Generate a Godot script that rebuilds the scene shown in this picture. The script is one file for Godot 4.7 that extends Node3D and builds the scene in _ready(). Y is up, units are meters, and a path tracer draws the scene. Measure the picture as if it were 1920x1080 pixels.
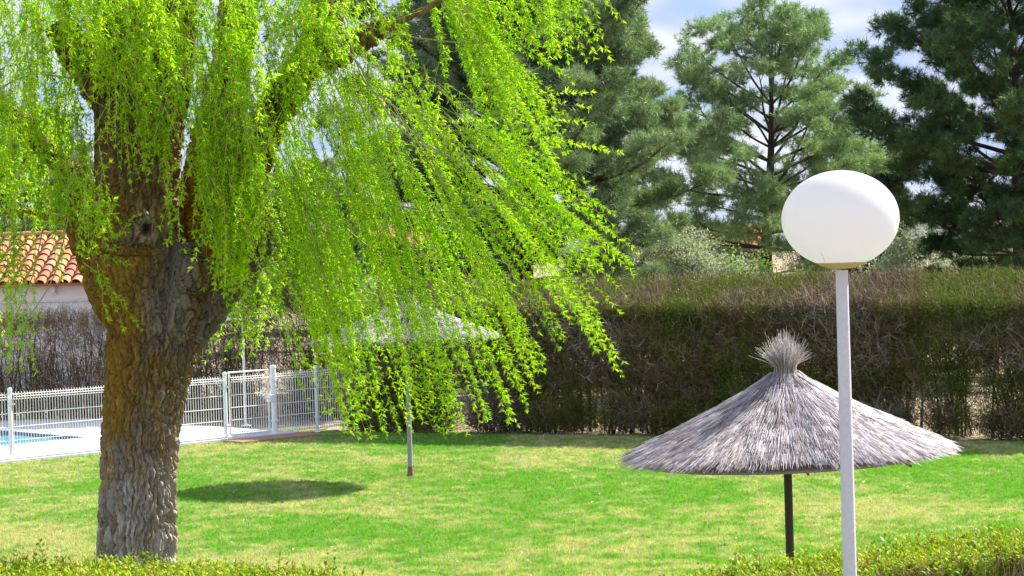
extends Node3D

# ---------------------------------------------------------------- camera model
const FOCAL := 4000.0            # focal length for a picture 1920 wide
const EYE := 3.2                 # height of the eye above the lawn
const SUN_TO := Vector3(0.95, 1.0, -0.70)   # towards the sun

var cam_basis: Basis
var rng := RandomNumberGenerator.new()
var mats := {}
var taken := {}

# a point of the place seen in the direction (px, py), d metres in front of the eye
func at(px: float, py: float, d: float) -> Vector3:
	var dir: Vector3 = cam_basis * Vector3((px - 960.0) / FOCAL, -(py - 540.0) / FOCAL, -1.0)
	return Vector3(0, EYE, 0) + dir * (d / -dir.z)

func on_ground(px: float, py: float) -> Vector3:
	var dir: Vector3 = cam_basis * Vector3((px - 960.0) / FOCAL, -(py - 540.0) / FOCAL, -1.0)
	return Vector3(0, EYE, 0) + dir * (EYE / -dir.y)

# ---------------------------------------------------------------- mesh builder
class MB:
	var v := PackedVector3Array()
	var n := PackedVector3Array()
	var c := PackedColorArray()
	var uv := PackedVector2Array()
	var ix := PackedInt32Array()
	func tri(a: Vector3, b: Vector3, d: Vector3, col := Color.WHITE) -> void:
		var nn := (d - a).cross(b - a).normalized()
		var k := v.size()
		v.append(a); v.append(b); v.append(d)
		n.append(nn); n.append(nn); n.append(nn)
		c.append(col); c.append(col); c.append(col)
		ix.append(k); ix.append(k + 1); ix.append(k + 2)
	func quad(a: Vector3, b: Vector3, d: Vector3, e: Vector3, col := Color.WHITE) -> void:
		tri(a, b, d, col)
		tri(a, d, e, col)
	func box(lo: Vector3, hi: Vector3, col := Color.WHITE, xf := Transform3D()) -> void:
		var p := []
		for i in 8:
			p.append(xf * Vector3(hi.x if i & 1 else lo.x, hi.y if i & 2 else lo.y, hi.z if i & 4 else lo.z))
		quad(p[4], p[6], p[7], p[5], col)
		quad(p[1], p[3], p[2], p[0], col)
		quad(p[0], p[2], p[6], p[4], col)
		quad(p[5], p[7], p[3], p[1], col)
		quad(p[2], p[3], p[7], p[6], col)
		quad(p[0], p[4], p[5], p[1], col)
	# a box with its edges cut at 45 degrees
	func bevel_box(lo: Vector3, hi: Vector3, b: float, col := Color.WHITE, xf := Transform3D()) -> void:
		var ring := []
		var mid := (lo + hi) / 2.0
		for lv in 4:
			var y: float = [lo.y, lo.y + b, hi.y - b, hi.y][lv]
			var inn: float = b if lv == 0 or lv == 3 else 0.0
			var r := []
			var x0 := lo.x + inn
			var x1 := hi.x - inn
			var z0 := lo.z + inn
			var z1 := hi.z - inn
			for q in [[x0 + b, z0], [x1 - b, z0], [x1, z0 + b], [x1, z1 - b], [x1 - b, z1], [x0 + b, z1], [x0, z1 - b], [x0, z0 + b]]:
				r.append(xf * Vector3(q[0], y, q[1]))
			ring.append(r)
		for lv in 3:
			for k in 8:
				var k2 := (k + 1) % 8
				quad(ring[lv][k2], ring[lv + 1][k2], ring[lv + 1][k], ring[lv][k], col)
		for k in range(1, 7):
			tri(ring[3][0], ring[3][k], ring[3][k + 1], col)
			tri(ring[0][0], ring[0][k + 1], ring[0][k], col)
	func tube(pts: PackedVector3Array, rad: PackedFloat32Array, sides: int, col := Color.WHITE, cap := true) -> void:
		var m := pts.size()
		var t0 := (pts[1] - pts[0]).normalized()
		var x := t0.cross(Vector3(0.31, 0.21, 0.93)).normalized()
		var base := v.size()
		for i in m:
			var t: Vector3 = (pts[mini(i + 1, m - 1)] - pts[maxi(i - 1, 0)]).normalized()
			x = (x - t * x.dot(t)).normalized()
			var y := t.cross(x)
			for k in sides:
				var a := TAU * k / sides
				var o := x * cos(a) + y * sin(a)
				v.append(pts[i] + o * rad[i])
				n.append(o)
				c.append(col)
		for i in m - 1:
			for k in sides:
				var a := base + i * sides + k
				var b := base + i * sides + (k + 1) % sides
				ix.append(a); ix.append(a + sides); ix.append(b)
				ix.append(b); ix.append(a + sides); ix.append(b + sides)
		if cap and sides > 3:
			for e in [0, m - 1]:
				var k0 := v.size()
				var nn: Vector3 = (pts[0] - pts[1]).normalized() if e == 0 else (pts[m - 1] - pts[m - 2]).normalized()
				for k in sides:
					v.append(v[base + e * sides + k])
					n.append(nn)
					c.append(col)
				for k in range(1, sides - 1):
					ix.append(k0)
					ix.append(k0 + k + (0 if e == 0 else 1))
					ix.append(k0 + k + (1 if e == 0 else 0))
	# profile: [radius, height] pairs from the bottom up, spun round the y axis
	func lathe(prof: Array, sides: int, col := Color.WHITE, xf := Transform3D()) -> void:
		var base := v.size()
		var m := prof.size()
		for i in m:
			var p0: Array = prof[maxi(i - 1, 0)]
			var p1: Array = prof[mini(i + 1, m - 1)]
			var tn := Vector2(p1[0] - p0[0], p1[1] - p0[1]).normalized()
			for k in sides:
				var a := TAU * k / sides
				v.append(xf * Vector3(cos(a) * prof[i][0], prof[i][1], sin(a) * prof[i][0]))
				n.append((xf.basis * Vector3(cos(a) * tn.y, -tn.x, sin(a) * tn.y)).normalized())
				c.append(col)
		for i in m - 1:
			for k in sides:
				var a := base + i * sides + k
				var b := base + i * sides + (k + 1) % sides
				ix.append(a); ix.append(b); ix.append(a + sides)
				ix.append(b); ix.append(b + sides); ix.append(a + sides)
	func done(mat: Material) -> ArrayMesh:
		var am := ArrayMesh.new()
		var ar := []
		ar.resize(Mesh.ARRAY_MAX)
		ar[Mesh.ARRAY_VERTEX] = v
		ar[Mesh.ARRAY_NORMAL] = n
		ar[Mesh.ARRAY_COLOR] = c
		ar[Mesh.ARRAY_INDEX] = ix
		am.add_surface_from_arrays(Mesh.PRIMITIVE_TRIANGLES, ar)
		am.surface_set_material(0, mat)
		return am

# copies collected one by one, then drawn as one MultiMesh
class Copies:
	var xf: Array[Transform3D] = []
	var col := PackedColorArray()
	func add(t: Transform3D, cc: Color) -> void:
		xf.append(t)
		col.append(cc)

func numbered(called: String) -> String:
	taken[called] = taken.get(called, -1) + 1
	return called if taken[called] == 0 else "%s_%03d" % [called, taken[called]]

func tag(o: Node3D, label: String, category: String, group := "", kind := "") -> Node3D:
	o.set_meta("label", label)
	o.set_meta("category", category)
	if group: o.set_meta("group", group)
	if kind: o.set_meta("kind", kind)
	return o

func thing(called: String, where: Vector3, label: String, category: String, group := "") -> Node3D:
	var o := Node3D.new()
	o.name = numbered(called)
	add_child(o)
	o.position = where
	return tag(o, label, category, group)

func part(called: String, mesh: Mesh, parent: Node, where := Transform3D(), stuff := false) -> MeshInstance3D:
	var o := MeshInstance3D.new()
	o.name = numbered(called) if parent == self else called
	o.mesh = mesh
	o.transform = where
	if stuff: o.set_meta("kind", "stuff")
	parent.add_child(o, true)
	return o

func struct(called: String, mesh: Mesh) -> MeshInstance3D:
	var o := part(called, mesh, self)
	o.set_meta("kind", "structure")
	return o

func scatter(called: String, mesh: Mesh, cp: Copies, parent: Node) -> MultiMeshInstance3D:
	var mm := MultiMesh.new()
	mm.transform_format = MultiMesh.TRANSFORM_3D
	mm.use_colors = true
	mm.mesh = mesh
	mm.instance_count = cp.xf.size()
	var off: Vector3 = parent.position if parent != self else Vector3.ZERO
	for i in cp.xf.size():
		var t: Transform3D = cp.xf[i]
		t.origin -= off
		mm.set_instance_transform(i, t)
		mm.set_instance_color(i, cp.col[i])
	var o := MultiMeshInstance3D.new()
	o.name = numbered(called) if parent == self else called
	o.multimesh = mm
	o.set_meta("kind", "stuff")
	parent.add_child(o, true)
	return o

# ---------------------------------------------------------------- materials (colours are linear)
func lin(r: float, g: float, b: float) -> Color:
	return Color(r, g, b).linear_to_srgb()

func mat(called: String, col := Color(1, 1, 1), rough := 0.8, tinted := true) -> StandardMaterial3D:
	if mats.has(called): return mats[called]
	var m := StandardMaterial3D.new()
	m.resource_name = called
	m.albedo_color = col.linear_to_srgb()
	m.roughness = rough
	m.metallic_specular = 0.4
	m.vertex_color_use_as_albedo = tinted
	m.cull_mode = BaseMaterial3D.CULL_DISABLED
	mats[called] = m
	return m

func noise_tex(sd: int, freq: float, size := 512, lo := Color.BLACK, hi := Color.WHITE, kind := FastNoiseLite.TYPE_SIMPLEX_SMOOTH, oct := 4) -> NoiseTexture2D:
	var f := FastNoiseLite.new()
	f.seed = sd
	f.frequency = freq
	f.noise_type = kind
	f.fractal_octaves = oct
	var t := NoiseTexture2D.new()
	t.width = size
	t.height = size
	t.seamless = true
	t.noise = f
	var g := Gradient.new()
	g.set_color(0, lo)
	g.set_color(1, hi)
	t.color_ramp = g
	return t

# grain of the surface: a computed tint and relief laid on from three sides
func grain(m: StandardMaterial3D, scale: float, lo: float, relief: float, sd := 5, freq := 0.03, world := true) -> void:
	m.albedo_texture = noise_tex(sd, freq, 512, Color(lo, lo, lo), Color.WHITE)
	if relief > 0.0:
		m.heightmap_enabled = true
		m.heightmap_texture = noise_tex(sd + 1, freq * 2.0, 512)
		m.heightmap_scale = relief
	m.uv1_triplanar = true
	m.uv1_world_triplanar = world
	m.uv1_scale = Vector3.ONE * scale

func leaf_mat(called: String, rough: float, through: Color) -> StandardMaterial3D:
	var m := mat(called, Color(1, 1, 1), rough)
	m.backlight_enabled = true
	m.backlight = through.linear_to_srgb()
	m.metallic_specular = 0.35
	return m

func rnd(a: float, b: float) -> float:
	return rng.randf_range(a, b)

func jit(s: float) -> Vector3:
	return Vector3(rng.randfn() * s, rng.randfn() * s, rng.randfn() * s)

func pick(list: Array, u: float):
	var k := u * (list.size() - 1)
	var i := clampi(int(k), 0, list.size() - 2)
	return list[i].lerp(list[i + 1], k - i)

func table(list: Array, t: float) -> float:
	if t <= list[0][0]: return list[0][1]
	for i in list.size() - 1:
		if t <= list[i + 1][0]:
			return lerpf(list[i][1], list[i + 1][1], (t - list[i][0]) / (list[i + 1][0] - list[i][0]))
	return list[list.size() - 1][1]

func mix(a: Color, b: Color, t: float) -> Color:
	return a.lerp(b, clampf(t, 0.0, 1.0))

func basis_y(y: Vector3, spin: float, s := 1.0) -> Basis:
	y = y.normalized()
	var x := y.cross(Vector3(0.27, 0.13, 0.95)).normalized()
	var z := x.cross(y)
	return Basis(x * cos(spin) + z * sin(spin), y, z * cos(spin) - x * sin(spin)).scaled(Vector3.ONE * s) if s == 1.0 else Basis((x * cos(spin) + z * sin(spin)) * s, y * s, (z * cos(spin) - x * sin(spin)) * s)

# points of a smooth curve through the given ones
func smooth(pts: Array, per: int) -> PackedVector3Array:
	var out := PackedVector3Array()
	for i in pts.size() - 1:
		var p0: Vector3 = pts[maxi(i - 1, 0)]
		var p1: Vector3 = pts[i]
		var p2: Vector3 = pts[i + 1]
		var p3: Vector3 = pts[mini(i + 2, pts.size() - 1)]
		for k in per:
			var t := float(k) / per
			out.append(p1.cubic_interpolate(p2, p0, p3, t))
	out.append(pts[pts.size() - 1])
	return out

func smooth_f(vals: Array, per: int) -> PackedFloat32Array:
	var out := PackedFloat32Array()
	for i in vals.size() - 1:
		for k in per:
			out.append(lerpf(vals[i], vals[i + 1], smoothstep(0.0, 1.0, float(k) / per)))
	out.append(vals[vals.size() - 1])
	return out

# ================================================================ scene
func _ready() -> void:
	rng.seed = 20240411
	setup_camera_and_light()
	build_ground()
	build_pool_side()
	build_house()
	build_background()
	build_hedges()
	build_pines()
	build_willow()
	build_umbrellas()
	build_lamp()
	build_front_hedge()
	build_lawn_grass()

func setup_camera_and_light() -> void:
	cam_basis = Basis(Vector3.RIGHT, deg_to_rad(-1.0)) * Basis(Vector3.BACK, deg_to_rad(-1.7))
	var cam := Camera3D.new()
	cam.name = "camera"
	cam.transform = Transform3D(cam_basis, Vector3(0, EYE, 0))
	cam.fov = rad_to_deg(2.0 * atan(540.0 / FOCAL))
	cam.near = 0.1
	cam.far = 3000.0
	cam.current = true
	add_child(cam)

	var sun := DirectionalLight3D.new()
	sun.name = "sun"
	sun.light_energy = 1.6
	sun.light_color = Color(1.0, 0.965, 0.9)
	sun.light_angular_distance = 0.5
	sun.shadow_enabled = true
	sun.transform = Transform3D(Basis.looking_at(-SUN_TO.normalized(), Vector3.UP), Vector3.ZERO)
	add_child(sun)

	var env := Environment.new()
	env.background_mode = Environment.BG_SKY
	env.tonemap_mode = Environment.TONE_MAPPER_LINEAR
	env.tonemap_exposure = 2.6
	env.sdfgi_enabled = true
	env.ssao_enabled = true
	env.ssil_enabled = true
	var sky := Sky.new()
	var pm := PanoramaSkyMaterial.new()
	pm.panorama = ImageTexture.create_from_image(sky_image())
	sky.sky_material = pm
	env.sky = sky
	var we := WorldEnvironment.new()
	we.name = "world_environment"
	we.environment = env
	add_child(we)

func sky_image() -> Image:
	var w := 2048
	var h := 1024
	var im := Image.create(w, h, false, Image.FORMAT_RGBF)
	var a := FastNoiseLite.new()
	a.noise_type = FastNoiseLite.TYPE_SIMPLEX_SMOOTH
	a.seed = 11
	a.frequency = 1.0
	a.fractal_octaves = 5
	a.fractal_gain = 0.55
	var top := Color(0.08, 0.17, 0.38)
	var low := Color(0.20, 0.28, 0.43)
	for y in h / 2 + 2:
		var el := (0.5 - (y + 0.5) / h) * PI
		var blue := low.lerp(top, clampf(sin(maxf(el, 0.0)) * 1.6, 0.0, 1.0))
		for x in w:
			var az := TAU * (x + 0.5) / w
			# a layer of flat-based cloud seen edge on near the horizon
			var e := log(1.0 + 9.0 * maxf(el, 0.0) + 0.02) * 3.2
			var p := Vector3(cos(az) * 6.0, e * 1.9, sin(az) * 6.0)
			var k := a.get_noise_3d(p.x, p.y, p.z)
			var fine := a.get_noise_3d(p.x * 3.1, p.y * 3.6, p.z * 3.1 + 40.0)
			var cover := smoothstep(-0.5, -0.02, k + 0.25 * fine)
			var shade := smoothstep(-0.2, 0.5, k * 0.8 + 0.4 * fine + 0.1)
			var cloud := Color(0.245, 0.28, 0.38).lerp(Color(0.40, 0.415, 0.45), shade)
			im.set_pixel(x, y, blue.lerp(cloud, cover * 0.93))
	for y in range(h / 2 + 2, h):
		for x in w:
			im.set_pixel(x, y, Color(0.16, 0.17, 0.12))
	return im

# ---------------------------------------------------------------- ground, lawn
var patch_a := FastNoiseLite.new()
var patch_b := FastNoiseLite.new()

func lawn_color(x: float, z: float) -> Color:
	var k := 0.62 * patch_a.get_noise_2d(x, z * 0.75) + 0.58 * patch_b.get_noise_2d(x, z)
	var green := Color(0.215, 0.475, 0.05)
	var dry := Color(0.72, 0.64, 0.37)
	var t := smoothstep(-0.26, 0.38, k)
	return green.lerp(dry, t * 0.9)

func build_ground() -> void:
	patch_a.seed = 3
	patch_a.frequency = 0.20
	patch_a.fractal_octaves = 3
	patch_b.seed = 8
	patch_b.frequency = 1.9
	patch_b.fractal_octaves = 3
	var g := mat("dry soil", Color(0.42, 0.34, 0.24), 0.95, false)
	grain(g, 0.35, 0.72, 1.5, 21, 0.02)
	var mb := MB.new()
	mb.quad(Vector3(-900, -0.03, 60), Vector3(-900, -0.03, -1500), Vector3(900, -0.03, -1500), Vector3(900, -0.03, 60))
	struct("ground", mb.done(g))
	# the lawn: a fine sheet, coloured where the turf is green or dried out
	var lm := mat("lawn turf", Color(1, 1, 1), 0.95)
	grain(lm, 2.2, 0.62, 1.2, 31, 0.05)
	mb = MB.new()
	var step := 0.25
	var x0 := -13.0
	var z0 := -40.0
	var nx := 104
	var nz := 140
	for j in nz + 1:
		for i in nx + 1:
			var x := x0 + i * step
			var z := z0 + j * step
			mb.v.append(Vector3(x, 0.012 * patch_b.get_noise_2d(x * 0.6, z * 0.6), z))
			mb.n.append(Vector3.UP)
			mb.c.append(lawn_color(x, z) * 0.8)
	for j in nz:
		for i in nx:
			var mid := Vector3(x0 + (i + 0.5) * step, 0, z0 + (j + 0.5) * step)
			if hedge_side(mid) < -0.15 and mid.x > HEDGE_A.x - 0.3: continue
			if in_deck(mid + fv * -0.5) and (mid - FENCE_AT).dot(fu) < 5.0: continue
			var k := j * (nx + 1) + i
			mb.ix.append(k); mb.ix.append(k + 1); mb.ix.append(k + nx + 1)
			mb.ix.append(k + 1); mb.ix.append(k + nx + 2); mb.ix.append(k + nx + 1)
	struct("lawn", mb.done(lm))
	# low hills far off
	var hm := mat("far hillside", Color(0.10, 0.13, 0.10), 0.95, false)
	mb = MB.new()
	var hn := FastNoiseLite.new()
	hn.seed = 4
	hn.frequency = 0.004
	for i in 60:
		var xa := -900.0 + i * 30.0
		var xb := xa + 30.0
		var ha := 11.0 + 9.0 * hn.get_noise_1d(xa)
		var hb := 11.0 + 9.0 * hn.get_noise_1d(xb)
		mb.quad(Vector3(xa, -1, -820), Vector3(xa, ha, -900), Vector3(xb, hb, -900), Vector3(xb, -1, -820))
		mb.quad(Vector3(xa, ha, -900), Vector3(xa, ha * 0.9, -1000), Vector3(xb, hb * 0.9, -1000), Vector3(xb, hb, -900))
	struct("hills", mb.done(hm))

func build_lawn_grass() -> void:
	var gm := leaf_mat("grass blade", 0.7, Color(0.6, 0.8, 0.25))
	var meshes := []
	for k in 3:
		var mb := MB.new()
		for b in 9:
			var a := rnd(0, TAU)
			var r := rnd(0.0, 0.03)
			var p := Vector3(cos(a) * r, 0, sin(a) * r)
			var lean := Vector3(rnd(-0.6, 0.6), 1.0, rnd(-0.6, 0.6)).normalized() * rnd(0.025, 0.05)
			var w := Vector3(cos(a + 1.3), 0, sin(a + 1.3)) * 0.0035
			mb.tri(p - w, p + lean, p + w, Color(1, 1, 1) * rnd(0.75, 1.15))
		meshes.append(mb.done(gm))
	var cps := [Copies.new(), Copies.new(), Copies.new()]
	var n := 0
	for i in 150000:
		# more tufts where the turf is nearer, over the part that the hedge does not hide
		var d := lerpf(20.0, 38.6, pow(rng.randf(), 1.15))
		var x := rnd(-0.29, 0.29) * d
		var p := Vector3(x, 0.0, -d)
		if in_deck(p) or hedge_side(p) < 0.35: continue
		var k := rng.randi() % 3
		var c := lawn_color(p.x, p.z) * rnd(0.7, 1.25)
		c = mix(c, Color(0.5, 0.47, 0.25), 0.35 if rng.randf() < 0.2 else 0.0)
		cps[k].add(Transform3D(basis_y(Vector3(rnd(-.15, .15), 1, rnd(-.15, .15)), rnd(0, TAU), rnd(0.7, 1.25)), p), c)
		n += 1
	for k in 3:
		var o := scatter("lawn_grass", meshes[k], cps[k], self)
		tag(o, ["short mown grass blades over the whole lawn", "short upright grass blades between the mown turf", "short slanting grass blades between the mown turf"][k], "grass", "", "stuff")
	# dry leaves lying about on the turf
	var dm := mat("dry leaf", Color(0.55, 0.46, 0.32), 0.8, false)
	var mbl := MB.new()
	mbl.tri(Vector3(-0.03, 0.006, 0), Vector3(0, 0.018, -0.016), Vector3(0.035, 0.01, 0.002))
	mbl.tri(Vector3(-0.03, 0.006, 0), Vector3(0.035, 0.01, 0.002), Vector3(0, 0.02, 0.018))
	var lm := mbl.done(dm)
	var cp := Copies.new()
	for i in 170:
		var d := rnd(21.0, 37.0)
		var p := Vector3(rnd(-0.25, 0.25) * d, 0.012, -d)
		if in_deck(p) or hedge_side(p) < 0.3: continue
		cp.add(Transform3D(basis_y(Vector3(rnd(-.3, .3), 1, rnd(-.3, .3)), rnd(0, TAU), rnd(0.5, 1.3)), p), Color.WHITE)
	tag(scatter("fallen_leaves", lm, cp, self), "small dry leaves scattered over the lawn", "leaves", "", "stuff")

# ---------------------------------------------------------------- pool, deck, fence, gate, shower
const FENCE_AT := Vector3(-8.2, 0, -34.6)
var fu := Vector3(0.729, 0, -0.684)    # along the fence, away to the right
var fv := Vector3(-0.684, 0, -0.729)   # from the lawn towards the pool

func pool_xf() -> Transform3D:
	return Transform3D(Basis(fu, Vector3.UP, -fv), FENCE_AT)   # local x along the fence, -z towards the pool

func in_deck(p: Vector3) -> bool:
	var q := p - FENCE_AT
	return q.dot(fv) > -0.12 and q.dot(fu) < 6.2

func build_pool_side() -> void:
	var xf := pool_xf()
	var conc := mat("white painted concrete", Color(0.80, 0.80, 0.80), 0.75, false)
	grain(conc, 0.8, 0.88, 0.3, 41, 0.03)
	var mb := MB.new()
	# slabs round the basin, butted end to end
	mb.box(Vector3(-7, -0.1, -2.2), Vector3(5.7, 0.05, 0.12), Color.WHITE, xf)
	mb.box(Vector3(3.1, -0.1, -9.0), Vector3(5.7, 0.05, -2.201), Color.WHITE, xf)
	mb.box(Vector3(-7, -0.1, -9.0), Vector3(3.099, 0.05, -7.2), Color.WHITE, xf)
	struct("pool_deck", mb.done(conc))
	var cop := mat("white coping stone", Color(0.84, 0.84, 0.83), 0.6, false)
	var basin := thing("swimming_pool", xf * Vector3(-2, 0, -4.7), "blue swimming pool with white coping behind the wire fence", "pool")
	var inv := Transform3D(Basis(), -basin.position) * xf
	var wm := mat("pool tile", Color(0.20, 0.42, 0.60), 0.4, false)
	mb = MB.new()
	mb.box(Vector3(-7, -1.3, -7.2), Vector3(3.099, -1.25, -2.201), Color.WHITE, inv)
	mb.box(Vector3(-7, -1.25, -2.26), Vector3(3.04, -0.101, -2.202), Color.WHITE, inv)
	mb.box(Vector3(3.04, -1.25, -7.14), Vector3(3.098, -0.101, -2.261), Color.WHITE, inv)
	mb.box(Vector3(-7, -1.25, -7.198), Vector3(3.04, -0.101, -7.141), Color.WHITE, inv)
	part("basin", mb.done(wm), basin)
	for k in 12:
		mb = MB.new()
		mb.bevel_box(Vector3(-7 + k * 0.85, 0.051, -2.42), Vector3(-7 + k * 0.85 + 0.842, 0.07, -2.12), 0.008, Color.WHITE, inv)
		part("coping_stone", mb.done(cop), basin)
	for k in 6:
		mb = MB.new()
		mb.bevel_box(Vector3(2.98, 0.051, -2.43 - (k + 1) * 0.84), Vector3(3.3, 0.07, -2.43 - k * 0.84 - 0.008), 0.008, Color.WHITE, inv)
		part("coping_stone", mb.done(cop), basin)
	for k in 12:
		mb = MB.new()
		mb.bevel_box(Vector3(-7 + k * 0.85, 0.051, -7.36), Vector3(-7 + k * 0.85 + 0.842, 0.07, -7.06), 0.008, Color.WHITE, inv)
		part("coping_stone", mb.done(cop), basin)
	var wat := mat("pool water", Color(0.10, 0.33, 0.50), 0.08, false)
	wat.metallic_specular = 0.12
	wat.heightmap_enabled = true
	wat.heightmap_texture = noise_tex(77, 0.02, 512)
	wat.heightmap_scale = 2.0
	wat.uv1_triplanar = true
	wat.uv1_world_triplanar = true
	wat.uv1_scale = Vector3.ONE * 0.6
	mb = MB.new()
	mb.box(Vector3(-7, -0.3, -7.14), Vector3(3.04, 0.0, -2.261), Color.WHITE, inv)
	part("water", mb.done(wat), basin)

	# fence of white wire mesh
	var white := mat("white coated wire", Color(0.88, 0.88, 0.88), 0.35, false)
	var fence := thing("wire_fence", FENCE_AT, "white welded wire mesh fence round the swimming pool", "fence")
	var fb := Basis(fu, Vector3.UP, -fv)
	var stops := [-4.3, -2.15, 0.0, 2.13, 4.25]
	for s in stops + [6.27, 7.6]:
		fence_post(fence, Transform3D(fb, fb * Vector3(s, 0, 0)), 1.2, 0.032)
	for k in 4:
		mesh_panel(fence, Transform3D(fb, fb * Vector3(stops[k], 0, 0.012)), 0.05, stops[k + 1] - stops[k] - 0.05, white)
	mesh_panel(fence, Transform3D(fb, fb * Vector3(5.32, 0, 0.012)), 0.04, 6.27 - 5.32 - 0.04, white)
	mesh_panel(fence, Transform3D(fb, fb * Vector3(6.27, 0, 0.012)), 0.05, 1.28, white)
	# the gate, with its own frame and a latch post
	var gate := thing("garden_gate", xf * Vector3(4.25, 0, 0), "white wire mesh gate beside the shower pole", "gate")
	var frame := MB.new()
	frame.tube(PackedVector3Array([Vector3(0.07, 1.2, 0), Vector3(0.97, 1.2, 0)]), PackedFloat32Array([0.015, 0.015]), 8)
	frame.tube(PackedVector3Array([Vector3(0.07, 0.1, 0), Vector3(0.97, 0.1, 0)]), PackedFloat32Array([0.015, 0.015]), 8)
	frame.tube(PackedVector3Array([Vector3(0.09, 0.1, 0), Vector3(0.09, 1.2, 0)]), PackedFloat32Array([0.015, 0.015]), 8)
	frame.tube(PackedVector3Array([Vector3(0.95, 0.1, 0), Vector3(0.95, 1.2, 0)]), PackedFloat32Array([0.015, 0.015]), 8)
	part("frame", frame.done(white), gate, Transform3D(fb, Vector3.ZERO))
	mesh_panel(gate, Transform3D(fb, fb * Vector3(0, 0, 0.01)), 0.12, 0.92, white)
	var lat := MB.new()
	lat.bevel_box(Vector3(0.93, 0.62, -0.06), Vector3(1.06, 0.76, 0.06), 0.012)
	part("latch", lat.done(white), gate, Transform3D(fb, Vector3.ZERO))
	lat = MB.new()
	lat.tube(PackedVector3Array([Vector3(0.82, 0.70, 0.03), Vector3(0.82, 0.70, 0.075), Vector3(0.93, 0.70, 0.075)]), PackedFloat32Array([0.01, 0.01, 0.01]), 8)
	part("handle", lat.done(white), gate, Transform3D(fb, Vector3.ZERO))
	fence_post(gate, Transform3D(fb, fb * Vector3(1.06, 0, 0)), 1.26, 0.05)
	# terracotta step laid in the grass before the gate
	var tm := mat("terracotta paving", Color(0.52, 0.30, 0.21), 0.85, false)
	grain(tm, 3.0, 0.7, 0.3, 51)
	var stepn := thing("paving_slab", xf * Vector3(4.9, 0, 0.5), "reddish terracotta paving laid on the lawn before the gate", "paving")
	for k in 3:
		mb = MB.new()
		mb.bevel_box(Vector3(-0.9 + k * 0.6, 0.0, -0.28), Vector3(-0.9 + k * 0.6 + 0.59, 0.045, 0.28), 0.008)
		part("slab", mb.done(tm), stepn, Transform3D(fb, Vector3.ZERO))
	# shower
	var sp := at(461, 812, 40.2)
	sp.y = 0.05
	var sh := thing("outdoor_shower", sp, "slim metal outdoor shower pole with bent arm behind the gate", "shower")
	var steel := mat("brushed steel", Color(0.62, 0.64, 0.68), 0.3, false)
	steel.metallic = 0.5
	mb = MB.new()
	var pp := [Vector3(0, 0, 0), Vector3(0, 1.0, 0), Vector3(0, 1.94, 0), Vector3(-0.03, 2.0, 0), Vector3(-0.1, 2.02, 0), Vector3(-0.2, 2.02, 0)]
	mb.tube(smooth(pp, 4), smooth_f([0.03, 0.024, 0.018, 0.016, 0.016, 0.016], 4), 10)
	part("pole", mb.done(steel), sh)
	mb = MB.new()
	mb.lathe([[0.005, -0.03], [0.05, -0.03], [0.055, -0.01], [0.03, 0.02], [0.02, 0.03]], 16, Color.WHITE, Transform3D(Basis(), Vector3(-0.43, 2.0, 0)))
	mb.bevel_box(Vector3(-0.46, 2.0, -0.045), Vector3(-0.16, 2.045, 0.045), 0.012)
	part("shower_head", mb.done(steel), sh)
	mb = MB.new()
	mb.lathe([[0.11, 0.0], [0.11, 0.012], [0.04, 0.03], [0.036, 0.05]], 16)
	part("base_plate", mb.done(steel), sh)

func fence_post(parent: Node3D, xf: Transform3D, h: float, r: float) -> void:
	var m := mat("white painted post", Color(0.85, 0.86, 0.88), 0.4, false)
	var mb := MB.new()
	mb.lathe([[r * 1.9, 0.0], [r * 1.9, 0.012], [r, 0.02], [r, h - 0.03]], 14)
	var p := part("post", mb.done(m), parent, xf)
	mb = MB.new()
	mb.lathe([[r * 1.18, h - 0.035], [r * 1.18, h], [r * 0.9, h + 0.016], [0.001, h + 0.022]], 14)
	part("cap", mb.done(m), p)
	for y in [0.28, h - 0.25]:
		mb = MB.new()
		mb.lathe([[r + 0.002, y - 0.022], [r + 0.009, y - 0.02], [r + 0.009, y + 0.02], [r + 0.002, y + 0.022]], 14)
		mb.box(Vector3(r, y - 0.014, 0.0), Vector3(r + 0.05, y + 0.014, 0.016))
		part("clamp", mb.done(m), p)

var wire_mesh: ArrayMesh
func mesh_panel(parent: Node3D, xf: Transform3D, from: float, to: float, m: Material) -> void:
	var panel := Node3D.new()
	panel.name = "mesh_panel"
	parent.add_child(panel, true)
	panel.transform = xf
	if wire_mesh == null:
		var w := MB.new()
		var pts := PackedVector3Array()
		for q in [[0.07, 0.0], [0.105, 0.03], [0.14, 0.0], [0.55, 0.0], [1.03, 0.0], [1.07, 0.034], [1.11, 0.0], [1.15, 0.0]]:
			pts.append(Vector3(0, q[0], q[1]))
		var rr := PackedFloat32Array()
		rr.resize(8)
		rr.fill(0.0068)
		w.tube(pts, rr, 4, Color.WHITE, false)
		wire_mesh = w.done(m)
	var n := int((to - from) / 0.052)
	for k in n + 1:
		part("vertical_wire", wire_mesh, panel, Transform3D(Basis(), Vector3(from + (to - from) * k / n, 0, 0)))
	for q in [[0.075, 0.0], [0.105, 0.032], [0.14, 0.0], [0.36, 0.0], [0.58, 0.0], [0.80, 0.0], [1.03, 0.0], [1.07, 0.036], [1.11, 0.0]]:
		var mb := MB.new()
		mb.tube(PackedVector3Array([Vector3(from - 0.01, q[0], q[1] + 0.004), Vector3(to + 0.01, q[0], q[1] + 0.004)]), PackedFloat32Array([0.007, 0.007]), 4)
		part("horizontal_wire", mb.done(m), panel)

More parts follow.
